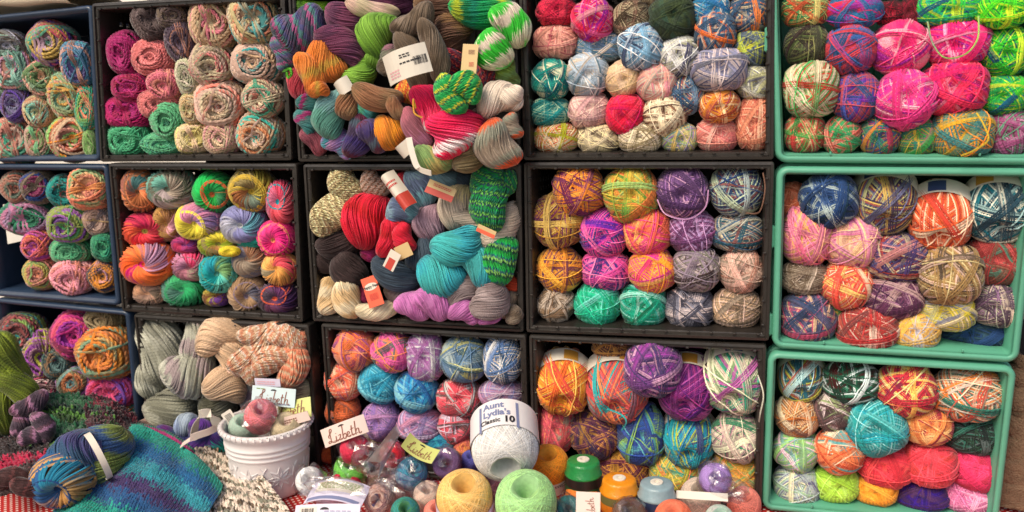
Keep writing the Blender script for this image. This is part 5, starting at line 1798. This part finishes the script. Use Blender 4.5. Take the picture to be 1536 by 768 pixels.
# loose crumpled film over the packs
def film(px, py, w, h, Y, seed, label):
    p = at(px, py, Y); k = mpp(p)
    e = empty('plastic_bag', p); bag(e, (0, 0, 0), w * k / 2, .02, h * k / 2, seed); e.children[0].name = 'film'; tag(e, label, 'plastic bag', 'empty crumpled bags among the packs')
film(500, 738, 110, 44, -.22, 5, 'crumpled clear plastic bag lying over the lilac flat packs')
film(600, 735, 90, 50, -.17, 6, 'crumpled clear plastic bag over rose and violet thread balls')
film(560, 690, 70, 50, -.13, 7, 'crumpled clear plastic bag between green and pink thread balls')
film(1095, 735, 60, 36, -.15, 8, 'crumpled clear plastic bag right of pale purple thread ball')

def strand(pts, Y, r, pal, label):
    C_ = [np.array(at(x, y, Y + dy)) for x, y, dy in pts]
    Q = []; n = 60
    for i in range(n + 1):
        t = i / n * (len(C_) - 1); k = min(int(t), len(C_) - 2); u = t - k
        p0, p1, p2, p3 = C_[max(k - 1, 0)], C_[k], C_[k + 1], C_[min(k + 2, len(C_) - 1)]
        Q.append(.5 * ((2 * p1) + (p2 - p0) * u + (2 * p0 - 5 * p1 + 4 * p2 - p3) * u * u + (3 * p1 - p0 - 3 * p2 + p3) * u ** 3))
    Q = np.array([Q]); out = np.zeros_like(Q); out[..., 1] = -1
    V1, Q1, ac = ribbons(Q, False, r, out); V2, Q2, _ = ribbons(Q, False, r, -out)
    V = np.concatenate([V1, V2]); F_ = np.concatenate([Q1, Q2 + len(V1)])
    m = len(V); me = mesh_np('loose_end', V, F_, {'ts': np.linspace(0, 1, m), 'jj': np.full(m, .5), 'ac': np.zeros(m)})
    o = link('loose_yarn_end', me, M_YARN); set_cols(o, pal, .5, .1); tag(o, label, 'yarn end')
def z5(x, y, d=0): return (1150 + x / 2.953, y / 2.953, d)
strand([z5(712, 95), z5(735, 190, -.012), z5(790, 255, -.018), z5(880, 240, -.018), z5(935, 170, -.012), z5(938, 70, 0)], -.012, .0011, '9a9 be6 787', 'loose grey green yarn end looping over the fuchsia ball')
strand([z5(930, 500), z5(965, 560, -.014), z5(980, 620, -.016), z5(920, 665, -.012), z5(860, 690, -.004)], -.012, .0012, 'db3 ec4', 'loose yellow yarn end around the slate ball in top tote')
def y1(x, y, d=0): return (780 + x / 2.744, 230 + y / 2.744, d)
strand([y1(565, 190), y1(600, 250, -.006), y1(690, 270, -.012), y1(760, 225, -.006), y1(775, 150, 0)], -.004, .0011, 'dac c9c', 'loose pink yarn end sagging below the purple and lilac ball')
strand([y1(1000, 80), y1(1008, 150, -.008), y1(985, 240, -.008), y1(930, 245, 0)], -.002, .0011, '754 865', 'loose brown yarn end right of the blue ball in tidy columns')
def y6(x, y, d=0): return (780 + x / 2.762, 490 + y / 2.762, d)
strand([y6(985, 200), y6(1008, 280, -.008), y6(995, 360, -.01), y6(990, 395, 0)], -.03, .0011, 'ddc ccb', 'loose pale yarn end beside the lower cream, rose and green ball')
strand([y6(360, 340), y6(420, 365, -.01), y6(440, 395, -.012), y6(420, 430, -.004)], -.035, .0012, '3aa 4bb', 'loose turquoise yarn end hanging from red and turquoise ball')
strand([(424, 107, 0), (429, 105, -.01), (435, 103, -.012), (437, 112, -.012), (432, 116, -.01), (430, 108, -.01)], -.01, .0022, '5a2 6b3', 'small knotted lime yarn end poking out between two crates')
strand([z3(660, 480) + (0,), z3(650, 440) + (-.01,), z3(655, 500) + (-.012,), z3(690, 520) + (-.01,)], -.12, .0012, 'ed4 e94', 'short yellow yarn end beside the hot pink and white hank')
